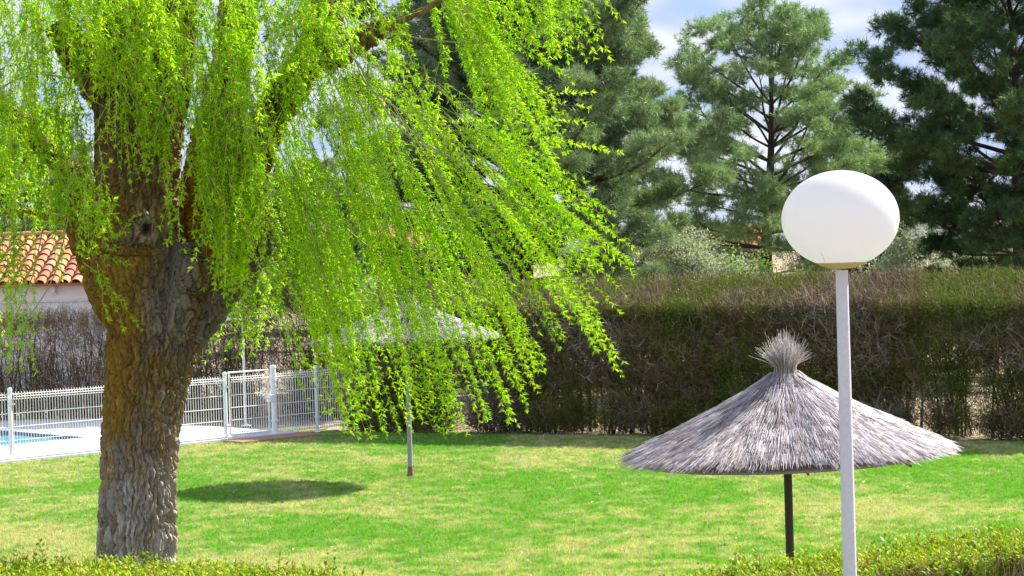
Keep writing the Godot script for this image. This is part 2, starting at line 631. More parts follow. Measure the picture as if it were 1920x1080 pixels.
# ---------------------------------------------------------------- white house with tiled roof
func build_house() -> void:
	var d := 50.0
	var le := at(-190, 541, d)
	var ri := at(318, 526, d)
	var width := ri.x - le.x
	var eave := 2.72
	var h := thing("white_house", Vector3(le.x, 0, -d), "white house with curved terracotta roof tiles behind the willow trunk", "house")
	var wm := mat("white house paint", Color(0.80, 0.79, 0.80), 0.9, false)
	grain(wm, 0.5, 0.9, 0.3, 61, 0.02)
	var mb := MB.new()
	mb.box(Vector3(0, 0, -5.0), Vector3(width, 2.32, 0))
	part("wall", mb.done(wm), h)
	var cm := mat("cream cornice paint", Color(0.78, 0.72, 0.70), 0.85, false)
	mb = MB.new()
	mb.bevel_box(Vector3(-0.06, 2.32, -5.06), Vector3(width + 0.06, 2.36, 0.07), 0.012)
	part("ledge", mb.done(wm), h)
	mb = MB.new()
	mb.box(Vector3(-0.02, 2.36, -5.0), Vector3(width + 0.02, eave - 0.02, 0.03))
	part("frieze", mb.done(cm), h)
	var k := 0.25
	while k < width:
		mb = MB.new()
		mb.bevel_box(Vector3(k, eave - 0.19, 0.03), Vector3(k + 0.08, eave - 0.03, 0.17), 0.012)
		mb.bevel_box(Vector3(k - 0.025, eave - 0.235, 0.03), Vector3(k + 0.105, eave - 0.19, 0.11), 0.008)
		part("bracket", mb.done(wm), h)
		k += 1.12
	# roof
	var slope := deg_to_rad(20.0)
	var run := 3.4
	var rm := mat("terracotta bed", Color(0.42, 0.17, 0.10), 0.9, false)
	var up := Vector3(0, sin(slope), -cos(slope))
	var nrm := Vector3(0, cos(slope), sin(slope))
	var rb := Basis(Vector3.RIGHT, nrm, -up)
	mb = MB.new()
	var rxf := Transform3D(rb, Vector3(0, eave, 0.28))
	mb.box(Vector3(-0.2, -0.03, -run), Vector3(width + 0.2, 0.03, 0), Color.WHITE, rxf)
	mb.box(Vector3(-0.2, -0.03, -run), Vector3(width + 0.2, 0.03, 0), Color.WHITE, Transform3D(Basis(Vector3.UP, PI), Vector3(width, 0, 0.56 - 2.0 * (run * cos(slope) + 0.002))) * rxf)
	var roof := part("roof", mb.done(rm), h)
	var tones := [Color(0.66, 0.27, 0.13), Color(0.72, 0.36, 0.20), Color(0.60, 0.20, 0.12), Color(0.76, 0.42, 0.25), Color(0.50, 0.23, 0.17)]
	var tiles := []
	for t in tones.size():
		var tm := mat("roof tile %d" % t, tones[t], 0.85, false)
		grain(tm, 2.5, 0.72, 0.4, 70 + t, 0.03)
		var q := MB.new()
		var L := 0.46
		for side in 8:
			var a0 := PI * side / 8.0
			var a1 := PI * (side + 1) / 8.0
			# outer shell, wider at its lower end
			var lo0 := Vector3(cos(a0) * 0.125, sin(a0) * 0.105, 0.0)
			var lo1 := Vector3(cos(a1) * 0.125, sin(a1) * 0.105, 0.0)
			var hi0 := Vector3(cos(a0) * 0.10, sin(a0) * 0.085, -L)
			var hi1 := Vector3(cos(a1) * 0.10, sin(a1) * 0.085, -L)
			q.quad(lo0, hi0, hi1, lo1)
			var in0 := lo0 * 0.85
			var in1 := lo1 * 0.85
			q.quad(lo1, in1, in0, lo0)
		tiles.append(q.done(tm))
	var cols := int(width / 0.28)
	for c in cols + 1:
		for r in 9:
			var tilt := Basis(Vector3.RIGHT, -0.055)
			var p := Vector3(0.02 + c * 0.28 + rnd(-0.006, 0.006), 0.042 + rnd(0.0, 0.006), -r * 0.37 + 0.03 + rnd(-0.012, 0.012))
			var o := part("roof_tile", tiles[[0, 1, 2, 3, 4, 0, 1][rng.randi() % 7]], roof, rxf * Transform3D(tilt * Basis(Vector3.UP, rnd(-0.02, 0.02)), p))
	for c in int(width / 0.4) + 1:
		part("ridge_tile", tiles[rng.randi() % 4], roof, Transform3D(Basis(Vector3.UP, PI / 2), Vector3(0.02 + c * 0.4 + 0.46, 0, 0) + rxf * Vector3(0, 0.06, -run)))

# ---------------------------------------------------------------- far houses, shrubs
func far_house(where: Vector3, w: float, hgt: float, dep: float, turn: float, wall: Color, label: String) -> void:
	var h := thing("far_house", where, label, "house", "houses beyond the trees")
	h.rotation.y = turn
	var wm := mat("house render " + str(wall), wall, 0.9, false)
	var mb := MB.new()
	mb.box(Vector3(-w / 2, 0, -dep / 2), Vector3(w / 2, hgt, dep / 2))
	for s in [-1, 1]:
		mb.tri(Vector3(s * w / 2, hgt, -dep / 2), Vector3(s * w / 2, hgt + dep * 0.22, 0), Vector3(s * w / 2, hgt, dep / 2))
	part("wall", mb.done(wm), h)
	var rm := mat("far terracotta roof", Color(0.62, 0.24, 0.12), 0.9, false)
	grain(rm, 1.2, 0.7, 0.0, 90, 0.04)
	mb = MB.new()
	for s in [-1, 1]:
		var a := atan2(0.22 * dep, dep / 2)
		var L := dep / 2 / cos(a) + 0.35
		var b := Basis(Vector3.RIGHT, a * s)
		mb.box(Vector3(-w / 2 - 0.3, -0.09, 0.0 if s > 0 else -L), Vector3(w / 2 + 0.3, 0.07, L if s > 0 else 0.0), Color.WHITE, Transform3D(b, Vector3(0, hgt + dep * 0.22 + 0.06, 0)))
	var roof := part("roof", mb.done(rm), h)
	mb = MB.new()
	mb.bevel_box(Vector3(w * 0.2, hgt + 0.3, -0.9), Vector3(w * 0.2 + 0.5, hgt + dep * 0.22 + 0.8, -0.4), 0.03)
	part("chimney", mb.done(wm), roof)
	var gm := mat("dark window glass", Color(0.04, 0.05, 0.06), 0.1, false)
	var fm := mat("window frame", Color(0.75, 0.74, 0.7), 0.6, false)
	for k in 3:
		var x := -w / 2 + w * (k + 0.5) / 3.0
		mb = MB.new()
		mb.box(Vector3(x - 0.55, hgt - 1.75, dep / 2 + 0.003), Vector3(x + 0.55, hgt - 0.55, dep / 2 + 0.05))
		var f := part("window", mb.done(fm), h)
		mb = MB.new()
		mb.box(Vector3(x - 0.46, hgt - 1.66, dep / 2 + 0.051), Vector3(x + 0.46, hgt - 0.64, dep / 2 + 0.058))
		part("pane", mb.done(gm), f)

var leaf_sprays := {}
func leaf_spray(key: String, count: int, size: float, leaf: float, sd: int) -> ArrayMesh:
	if leaf_sprays.has(key): return leaf_sprays[key]
	var r := RandomNumberGenerator.new()
	r.seed = sd
	var m := leaf_mat("leaf of " + key, 0.6, Color(0.7, 0.75, 0.5))
	var mb := MB.new()
	for i in count:
		var o := Vector3(r.randfn(), r.randfn(), r.randfn()) * size * 0.42
		var y := Vector3(r.randfn() * 0.7, r.randf_range(-0.2, 1.0), r.randfn() * 0.7).normalized()
		var x := y.cross(Vector3(r.randfn(), r.randfn(), r.randfn())).normalized()
		var z := x.cross(y)
		var c: Color = Color(1, 1, 1) * r.randf_range(0.7, 1.25)
		mb.tri(o, o + y * leaf * 0.45 + x * leaf * 0.2 + z * leaf * 0.05, o + y * leaf, c)
		mb.tri(o, o + y * leaf, o + y * leaf * 0.45 - x * leaf * 0.2 + z * leaf * 0.05, c)
	leaf_sprays[key] = mb.done(m)
	return leaf_sprays[key]

# a loose shrub: stems that fork, and sprays of leaves in clumps round their ends
func shrub(called: String, label: String, group: String, where: Vector3, w: float, hgt: float, count: int, c0: Color, c1: Color, key := "grey shrub", category := "shrub") -> void:
	var t := thing(called, where, label, category, group)
	var wood := mat("shrub wood", Color(0.16, 0.12, 0.09), 0.9, false)
	var mb := MB.new()
	var ends := []
	for s in 7:
		var a := TAU * s / 7.0 + rnd(-0.3, 0.3)
		var tip := Vector3(cos(a) * w * rnd(0.15, 0.33), hgt * rnd(0.55, 0.8), sin(a) * w * rnd(0.15, 0.33))
		mb.tube(smooth([Vector3(cos(a), 0, sin(a)) * 0.08, tip * 0.45 + jit(0.06), tip], 3), smooth_f([0.05, 0.035, 0.015], 3), 5)
		for q in 6:
			var e := tip * rnd(0.6, 1.0) + Vector3(rnd(-1, 1) * w * 0.26, rnd(-0.25, 0.3) * hgt, rnd(-1, 1) * w * 0.26)
			e.y = minf(e.y, hgt * 0.93)
			mb.tube(PackedVector3Array([tip * 0.7, e]), PackedFloat32Array([0.014, 0.006]), 4, Color.WHITE, false)
			ends.append(e)
	part("stems", mb.done(wood), t)
	var cp := Copies.new()
	for i in count:
		var e: Vector3 = ends[rng.randi() % ends.size()]
		var p := e + jit(1.0) * Vector3(w * 0.08, hgt * 0.075, w * 0.08)
		p.y = maxf(p.y, 0.1)
		cp.add(Transform3D(basis_y(Vector3(rnd(-.6, .6), 1, rnd(-.6, .6)), rnd(0, TAU), rnd(0.7, 1.3)), p + where), c0.lerp(c1, rng.randf()))
	scatter("foliage", leaf_spray(key, 16, 0.2, 0.085, 5), cp, t)

func build_background() -> void:
	far_house(ground_at(1275, 170.0) , 2.6, 3.0, 5.0, 0.35, Color(0.72, 0.62, 0.56), "far house with a red roof end showing between two pines")
	far_house(ground_at(1370, 190.0), 6.0, 2.9, 8.0, -0.2, Color(0.70, 0.55, 0.50), "far pinkish house half hidden behind the airy middle pine")
	far_house(ground_at(700, 92.0), 5.0, 2.9, 6.5, 0.1, Color(0.75, 0.74, 0.72), "far pale house with pinkish tiled roof seen through willow strands")
	var sage0 := Color(0.30, 0.37, 0.26)
	var sage1 := Color(0.62, 0.68, 0.52)
	var gr := "shrubs in the rough ground behind the hedge"
	var rows := [
		["olive_shrub", "silvery grey green shrub between the dark pine and the middle pine", 1262, 52.0, 2.2, 3.45, 1500, sage0, sage1],
		["olive_shrub", "low silvery shrub close against the middle pine trunk", 1365, 53.0, 1.9, 3.1, 1200, sage0, sage1],
		["olive_shrub", "fresh green shrub just beside the middle pine trunk", 1398, 50.5, 1.0, 2.8, 600, Color(0.13, 0.24, 0.05), Color(0.25, 0.36, 0.1)],
		["olive_shrub", "pale silvery shrub showing just beside the globe lamp", 1705, 52.0, 2.2, 3.3, 1500, sage0, sage1],
		["olive_shrub", "greyish shrub under the dark pine at the picture's far edge", 1850, 54.0, 2.2, 3.1, 1100, sage0, sage1],
		["olive_shrub", "straw coloured shrub low behind the globe lamp", 1545, 50.0, 2.4, 2.55, 900, Color(0.30, 0.28, 0.12), Color(0.42, 0.40, 0.2)],
		["olive_shrub", "yellowish shrub between two silvery shrubs", 1318, 56.0, 1.2, 3.3, 600, Color(0.30, 0.30, 0.12), Color(0.42, 0.42, 0.2)],
		["olive_shrub", "greyish shrub behind the hanging willow strands", 760, 56.0, 3.0, 3.2, 900, sage0, sage1],
	]
	for r in rows:
		shrub(r[0], r[1], gr, ground_at(r[2], r[3]), r[4], r[5], r[6], r[7], r[8])
	# trees a long way off that close the view between the pines
	var fr := RandomNumberGenerator.new()
	fr.seed = 9
	var names := ["rounded dark tree far off behind the first pine", "rounded dark tree far off left of the red roof", "far dark tree just behind the middle pine", "far dark tree behind the globe lamp", "far dark tree between lamp and the last pine", "far dark tree under the last pine", "far green tree behind the white house", "far green tree at the far left edge", "far green tree seen through the willow fork"]
	var xs := [1130, 1230, 1330, 1520, 1640, 1800, 250, 20, 520]
	for i in xs.size():
		var d := 105.0 + fr.randf() * 30.0
		shrub("far_tree", names[i], "far trees beyond the garden", ground_at(xs[i], d), 5.0, 4.4 + fr.randf() * 1.2, 1100, Color(0.03, 0.055, 0.03), Color(0.08, 0.12, 0.06), "far tree", "tree")

func ground_at(px: float, d: float) -> Vector3:
	var p := at(px, 520, d)
	p.y = -0.03
	return p

# ---------------------------------------------------------------- clipped hedges
const HEDGE_A := Vector3(-3.1, 0, -38.9)
const HEDGE_B := Vector3(9.2, 0, -32.6)

func hedge_side(p: Vector3) -> float:   # metres in front of the hedge's foot
	var e := (HEDGE_B - HEDGE_A).normalized()
	var nn := Vector3(-e.z, 0, e.x)
	return (p - HEDGE_A).dot(nn)

var twig_meshes := []
func make_twigs() -> void:
	var wood := mat("hedge twig", Color(1, 1, 1), 0.85)
	var leafm := leaf_mat("hedge leaf", 0.7, Color(0.3, 0.32, 0.1))
	for k in 5:
		var mb := MB.new()
		var main := smooth([Vector3(0, -0.05, 0), Vector3(rnd(-.03, .03), 0.13, rnd(-.03, .03)), Vector3(rnd(-.07, .07), 0.33, rnd(-.07, .07))], 2)
		mb.tube(main, PackedFloat32Array([0.007, 0.006, 0.005, 0.004, 0.002]), 3, Color.WHITE, false)
		for q in 8:
			var b: Vector3 = main[1 + q % 3]
			var o := Vector3(rnd(-1, 1), rnd(0.3, 1.3), rnd(-1, 1)).normalized() * rnd(0.08, 0.2)
			mb.tube(PackedVector3Array([b, b + o * 0.5 + jit(0.012), b + o]), PackedFloat32Array([0.004, 0.003, 0.0015]), 3, Color(1, 1, 1) * rnd(0.8, 1.3), false)
		twig_meshes.append(mb.done(wood))
	for k in 3:
		var mb := MB.new()
		mb.tube(PackedVector3Array([Vector3(0, -0.05, 0), Vector3(0, 0.22, 0)]), PackedFloat32Array([0.004, 0.0015]), 3, Color(0.9, 0.6, 0.5), false)
		for q in 34:
			var o := Vector3(rnd(-.09, .09), rnd(0.0, 0.27), rnd(-.09, .09))
			var y := (o * Vector3(3, 0.5, 3) + Vector3(0, 0.4, 0) + jit(0.15)).normalized()
			var x := y.cross(jit(1.0)).normalized()
			mb.tri(o - x * 0.0055, o + y * rnd(0.03, 0.055), o + x * 0.0055, Color(1, 1, 1) * rnd(0.6, 1.3))
		twig_meshes.append(mb.done(leafm))

# stems in a row, forking, then sprays of twig and of small leaves through the clipped volume
func hedge(called: String, label: String, a: Vector3, b: Vector3, h_front: float, h_back: float, thick: float, bare: float, per_m: int, gaps: Array) -> void:
	var t := thing(called, (a + b) / 2, label, "hedge")
	var off := (a + b) / 2
	var L := a.distance_to(b)
	var e := (b - a) / L
	var nn := Vector3(-e.z, 0, e.x)
	var wood := mat("hedge stem bark", Color(1, 1, 1), 0.9)
	grain(wood, 6.0, 0.6, 1.0, 101, 0.03)
	var nz := FastNoiseLite.new()
	nz.seed = int(L * 100)
	nz.frequency = 0.9
	nz.fractal_octaves = 3
	var mb := MB.new()
	for i in int(L * 28):
		var s := rng.randf() * L
		var g := 0.0
		for q in gaps: g = maxf(g, 1.0 - absf(s - q[0]) / q[1])
		if g > 0.15: continue
		var z := rnd(0.1, thick * 0.55)
		var foot := a + e * s - nn * z
		var lean := e * rnd(-0.35, 0.35) + nn * rnd(-0.15, 0.2)
		var hh := rnd(0.7, 1.0) * h_front
		var col := (Color(0.10, 0.075, 0.055) if bare < 0.3 else Color(0.24, 0.17, 0.11)) * rnd(0.6, 1.7)
		mb.tube(smooth([foot - off, foot + lean * 0.35 + Vector3.UP * hh * 0.4 + jit(0.04) - off, foot + lean * 1.0 + Vector3.UP * hh + jit(0.05) - off], 3), smooth_f([rnd(0.014, 0.034), 0.014, 0.005], 3), 5, col)
		for q in 3:
			var p := foot + lean * 0.3 + Vector3.UP * hh * rnd(0.15, 0.55)
			var o := Vector3.UP * rnd(0.3, 0.7) + e * rnd(-0.45, 0.45) + nn * rnd(-0.25, 0.3)
			mb.tube(PackedVector3Array([p - off, p + o * 0.5 + jit(0.03) - off, p + o - off]), PackedFloat32Array([0.009, 0.006, 0.003]), 3, col * 1.3, false)
	part("stems", mb.done(wood), t, Transform3D(), true)
	var cps := []
	for k in 8: cps.append(Copies.new())
	for i in int(L * per_m):
		var s := rng.randf() * L
		var g := 0.0
		for q in gaps: g = maxf(g, 1.0 - absf(s - q[0]) / q[1])
		var on_top := rng.randf() < (0.42 if thick > 1.5 else 0.2)
		var z: float
		var y: float
		var outd: Vector3
		var wob := 0.05 * nz.get_noise_2d(s, 3.0)
		if on_top:
			z = thick * rng.randf()
			var u := z / thick
			y = lerpf(h_front, h_back, smoothstep(-0.15, 1.0, u)) + wob - absf(rng.randfn()) * 0.09
			outd = (Vector3.UP * 1.2 + nn * (0.35 - 0.3 * u) + jit(0.35))
		else:
			y = lerpf(0.04, h_front, pow(rng.randf(), 0.85)) if rng.randf() < 0.86 else rnd(-0.02, 0.32)
			z = (absf(rng.randfn()) * 0.22 if rng.randf() < 0.75 else rnd(0.2, thick * 0.8)) + 0.24 * nz.get_noise_2d(s, y * 1.4) + 0.07 * smoothstep(h_front - 0.4, h_front, y)
			outd = (Vector3.UP * rnd(0.2, 1.1) + nn * rnd(0.1, 0.9) + e * rng.randfn() * 0.5)
		var low := smoothstep(0.75, 0.1, y / h_front)
		if rng.randf() < low * 0.1 + g * 1.2 * smoothstep(1.3, 0.4, y): continue
		var p := a + e * s - nn * z + Vector3.UP * y
		# which shrubs are green and which are bare twigs
		var k1 := nz.get_noise_2d(s * 0.55, y * 0.6 + 20.0) + 0.0
		var leafy := rng.randf() < clampf(0.62 + k1 * 1.1 - bare, 0.02, 0.9)
		var c: Color
		if leafy:
			c = Color(0.08, 0.12, 0.022).lerp(Color(0.31, 0.32, 0.07), rnd(0.0, 1.0)) * rnd(0.7, 1.2)
			c = mix(c, Color(0.12, 0.20, 0.03), 0.5 if k1 > 0.25 else 0.0)
		else:
			c = (Color(0.10, 0.075, 0.048) if bare < 0.5 else Color(0.22, 0.15, 0.09)).lerp(Color(0.38, 0.30, 0.19) if bare < 0.5 else Color(0.52, 0.38, 0.24), pow(rng.randf(), 1.3))
		var size := rnd(0.6, 1.15)
		if not leafy and not on_top and k1 < -0.2 and rng.randf() < 0.16:
			c = Color(0.26, 0.22, 0.19).lerp(Color(0.42, 0.37, 0.33), rng.randf())   # dead grey wood
			size *= 1.35
		if on_top and rng.randf() < 0.04: p.y += rnd(0.03, 0.12)
		var k := (5 + rng.randi() % 3) if leafy else rng.randi() % 5
		cps[k].add(Transform3D(basis_y(outd, rnd(0, TAU), size), p), c)
	for k in 8:
		scatter("twigs" if k < 5 else "foliage", twig_meshes[k], cps[k], t)

func build_hedges() -> void:
	make_twigs()
	hedge("clipped_hedge", "long clipped brown and green hedge along the far side of the lawn", HEDGE_A, HEDGE_B, 2.02, 2.42, 2.3, 0.05, 3600, [[2.35, 0.45], [5.0, 0.16], [7.7, 0.12], [10.7, 0.26], [11.6, 0.2]])
	hedge("bare_hedge", "leafless brown hedge behind the pool in front of the white house", at(-160, 800, 43.6) * Vector3(1, 0, 1), at(330, 800, 43.2) * Vector3(1, 0, 1), 1.98, 2.06, 0.5, 0.75, 620, [])
	hedge("bare_hedge", "scrubby hedge of twigs and trunks behind the gate and shower", at(345, 800, 43.2) * Vector3(1, 0, 1), at(640, 800, 42.0) * Vector3(1, 0, 1), 2.3, 2.5, 1.0, 0.35, 1100, [[1.9, 0.5]])

# ---------------------------------------------------------------- pines
var tufts := []
func make_tufts() -> void:
	var m := leaf_mat("pine needle", 0.5, Color(0.4, 0.55, 0.2))
	for k in 3:
		var mb := MB.new()
		for i in 22:
			var a := rnd(0, TAU)
			var el := rnd(-0.15, 1.35)
			var dir := Vector3(cos(a) * cos(el), sin(el), sin(a) * cos(el))
			var b := Vector3(0, rnd(-0.05, 0.09), 0)
			var w := dir.cross(Vector3(rnd(-1, 1), rnd(-1, 1), rnd(-1, 1))).normalized() * 0.0065
			mb.tri(b - w, b + dir * rnd(0.11, 0.2), b + w, Color(1, 1, 1) * rnd(0.7, 1.3))
		tufts.append(mb.done(m))

func pine(label: String, base: Vector3, hgt: float, lean: Vector3, prof: Array, whorls: int, fill: float, c0: Color, c1: Color, sd: int) -> void:
	rng.seed = sd
	var t := thing("pine_tree", base, label, "tree", "pine trees behind the hedge")
	var bark := mat("pine bark", Color(0.15, 0.115, 0.095), 0.95, false)
	grain(bark, 2.0, 0.5, 3.0, 111, 0.03)
	var tr := []
	for i in 7:
		var u := i / 6.0
		tr.append(lean * u * u * hgt * 0.1 + Vector3(rnd(-.1, .1), 0, rnd(-.1, .1)) * u * 1.2 + Vector3.UP * hgt * 0.96 * u)
	var tp := smooth(tr, 4)
	var mb := MB.new()
	mb.tube(tp, smooth_f([0.21, 0.18, 0.15, 0.12, 0.085, 0.05, 0.015], 4), 10)
	part("trunk", mb.done(bark), t)
	var cps := [Copies.new(), Copies.new(), Copies.new()]
	var t0: float = prof[0][0]
	var total := whorls * 4
	for wi in total:
		var u := lerpf(t0, 0.97, pow((wi + rng.randf()) / total, 0.92))
		var R := table(prof, u)
		var root: Vector3 = tp[clampi(int(u / 0.96 * (tp.size() - 1)), 0, tp.size() - 1)]
		var az := wi * 2.399 + rnd(-0.5, 0.5)
		var out := Vector3(cos(az), 0, sin(az))
		var L := R * rnd(0.62, 1.1)
		var rise := lerpf(0.0, 0.9, smoothstep(t0, 1.0, u)) + rnd(-0.12, 0.18)
		# limbs start lower than where their foliage ends
		var down := Vector3.DOWN * minf(L * rise * 0.55, (u - 0.12) * hgt * 0.5)
		root = tp[clampi(int((u + down.y / hgt) / 0.96 * (tp.size() - 1)), 0, tp.size() - 1)]
		var p1 := root + out * L * 0.38 + Vector3.UP * L * rise * 0.36 + jit(0.06)
		var p2 := root + out * L * 0.74 + Vector3.UP * L * (rise * 0.75 + 0.03) + jit(0.1)
		var p3 := root + out * L + Vector3.UP * L * (rise + 0.10)
		var path := smooth([root, p1, p2, p3], 4)
		mb = MB.new()
		var r0 := 0.014 + 0.013 * L
		mb.tube(path, smooth_f([r0, r0 * 0.75, r0 * 0.45, 0.007], 4), 5)
		var ns := int(L * 1.9) + 2
		for q in ns:
			var s := lerpf(0.34, 1.0, (q + rng.randf()) / ns)
			var bp: Vector3 = path[int(s * (path.size() - 1))]
			var side := 1.0 if q % 2 == 0 else -1.0
			var dirv := (out * rnd(0.35, 0.9) + out.cross(Vector3.UP) * side * rnd(0.3, 1.0) + Vector3.UP * rnd(0.0, 0.6)).normalized()
			var l2 := minf(L * 0.36, 0.9) * rnd(0.6, 1.1) * (1.15 - 0.5 * s)
			var tip := bp + dirv * l2 + Vector3.UP * 0.08 * l2
			mb.tube(PackedVector3Array([bp, bp.lerp(tip, 0.5) + jit(0.03), tip]), PackedFloat32Array([0.012, 0.008, 0.004]), 3, Color.WHITE, false)
			# rounded clumps of needles at the end of each twig
			var cl := rnd(0.24, 0.42)
			var nt := int(fill * 520.0 * cl * cl)
			var tone := rng.randf()
			var mid := bp.lerp(tip, 0.85)
			for g in nt:
				var uv := Vector3(rng.randfn(), rng.randfn(), rng.randfn()).normalized()
				var pp := mid + uv * Vector3(cl, cl * 0.6, cl) * pow(rng.randf(), 0.45) * rnd(0.8, 1.15)
				var od := (uv * 0.8 + dirv * 0.3 + Vector3.UP * rnd(0.1, 0.7) + jit(0.25)).normalized()
				var cc := c0.lerp(c1, clampf(tone * 0.7 + rng.randf() * 0.4, 0.0, 1.0))
				cps[g % 3].add(Transform3D(basis_y(od, rnd(0, TAU), rnd(0.75, 1.25)), pp + base), cc)
		part("branch", mb.done(bark), t)
	for k in 3:
		scatter("needles", tufts[k], cps[k], t)

func build_pines() -> void:
	make_tufts()
	var blue0 := Color(0.085, 0.14, 0.075)
	var blue1 := Color(0.36, 0.46, 0.26)
	pine("big dense pine close behind the willow's hanging strands", ground_at(985, 50.0), 12.4, Vector3(0.1, 0, 0), [[0.19, 3.4], [0.25, 4.5], [0.34, 5.0], [0.42, 4.6], [0.53, 3.6], [0.63, 3.6], [0.74, 2.8], [1.0, 0.6]], 32, 1.1, blue0, blue1, 501)
	pine("airy pine with open crown and bare limbs behind the globe lamp", ground_at(1438, 58.0), 9.7, Vector3(0.35, 0, 0), [[0.28, 2.0], [0.36, 2.8], [0.5, 3.0], [0.65, 3.0], [0.8, 2.4], [0.92, 1.7], [1.0, 0.7]], 15, 0.66, Color(0.14, 0.22, 0.12), Color(0.40, 0.52, 0.28), 502)
	pine("dark dense pine at the right hand edge of the garden", ground_at(1916, 50.0), 11.6, Vector3(-0.15, 0, 0), [[0.18, 1.8], [0.26, 2.8], [0.36, 2.9], [0.48, 3.4], [0.6, 3.3], [0.7, 2.7], [1.0, 0.6]], 24, 1.0, Color(0.03, 0.075, 0.04), Color(0.15, 0.25, 0.09), 503)
	pine("low dark pine filling the gap above the globe lamp", ground_at(1635, 72.0), 6.4, Vector3(0, 0, 0), [[0.3, 1.8], [0.5, 2.3], [0.75, 1.8], [1.0, 0.6]], 11, 1.1, Color(0.02, 0.05, 0.03), Color(0.06, 0.11, 0.05), 504)
	pine("dark pine behind the white house roof", ground_at(70, 72.0), 8.6, Vector3(0.2, 0, 0), [[0.25, 2.2], [0.45, 2.7], [0.7, 2.0], [1.0, 0.6]], 15, 1.0, blue0, blue1, 505)
	pine("dark pine glimpsed between the willow trunk and its strands", ground_at(600, 74.0), 6.6, Vector3(-0.2, 0, 0), [[0.25, 2.0], [0.45, 2.4], [0.7, 1.7], [1.0, 0.5]], 11, 0.9, blue0, blue1, 506)
	rng.seed = 777

# ---------------------------------------------------------------- willow
const WD := 15.0
var plates := FastNoiseLite.new()
var plate_id := FastNoiseLite.new()
var rough_n := FastNoiseLite.new()
var knot := Vector3.ZERO

func bark_at(p: Vector3) -> float:
	var w := Vector3(rough_n.get_noise_3dv(p * 3.0), 0, rough_n.get_noise_3dv(p * 3.0 + Vector3(9, 9, 9))) * 0.05
	var q := Vector3(p.x, p.y * 0.17, p.z) + w
	var f: float = (plates.get_noise_3dv(q) + 1.0)       # 0 in the cracks, larger on the plates
	var f2: float = plates.get_noise_3dv(q * 2.1 + Vector3(3, 1, 2)) + 1.0
	return smoothstep(0.0, 0.26, f) + 0.55 * smoothstep(0.0, 0.22, f2) + 0.4 * f + 0.3 * rough_n.get_noise_3dv(p * 9.0) - 0.35

func bark_color(p: Vector3, axis_x: float) -> Color:
	var w := Vector3(rough_n.get_noise_3dv(p * 3.0), 0, rough_n.get_noise_3dv(p * 3.0 + Vector3(9, 9, 9))) * 0.05
	var id := plate_id.get_noise_3dv(Vector3(p.x, p.y * 0.17, p.z) + w) * 0.5 + 0.5
	var n1 := rough_n.get_noise_3dv(p * 0.9 + Vector3(4, 0, 0))
	var n2 := rough_n.get_noise_3dv(p * 4.0)
	var dx := p.x - axis_x
	var brown := Color(0.20, 0.125, 0.055).lerp(Color(0.38, 0.25, 0.115), id)
	var grey := Color(0.34, 0.27, 0.215).lerp(Color(0.76, 0.69, 0.62), id)
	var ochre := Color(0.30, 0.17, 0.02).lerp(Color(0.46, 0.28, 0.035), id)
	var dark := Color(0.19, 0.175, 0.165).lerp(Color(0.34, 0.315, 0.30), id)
	var c := grey.lerp(brown, smoothstep(1.5, 2.5, p.y + n1 * 0.35 + n2 * 0.3 + (id - 0.5) * 0.7))
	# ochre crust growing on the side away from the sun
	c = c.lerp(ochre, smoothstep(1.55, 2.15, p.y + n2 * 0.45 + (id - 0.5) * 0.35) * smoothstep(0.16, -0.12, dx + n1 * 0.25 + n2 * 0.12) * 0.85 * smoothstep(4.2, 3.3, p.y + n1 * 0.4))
	c = c.lerp(ochre, 0.8 * smoothstep(0.28, 0.05, (p - knot - Vector3(0.1, -0.02, 0)).length() + n2 * 0.12))
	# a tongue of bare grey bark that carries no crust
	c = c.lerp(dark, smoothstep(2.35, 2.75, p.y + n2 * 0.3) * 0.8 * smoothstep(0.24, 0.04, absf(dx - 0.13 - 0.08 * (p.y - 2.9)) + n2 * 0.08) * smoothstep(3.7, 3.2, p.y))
	# scales that have fallen and left pale wood
	if id > 0.965 and p.y < 2.3: c = Color(0.68, 0.64, 0.62)
	return c

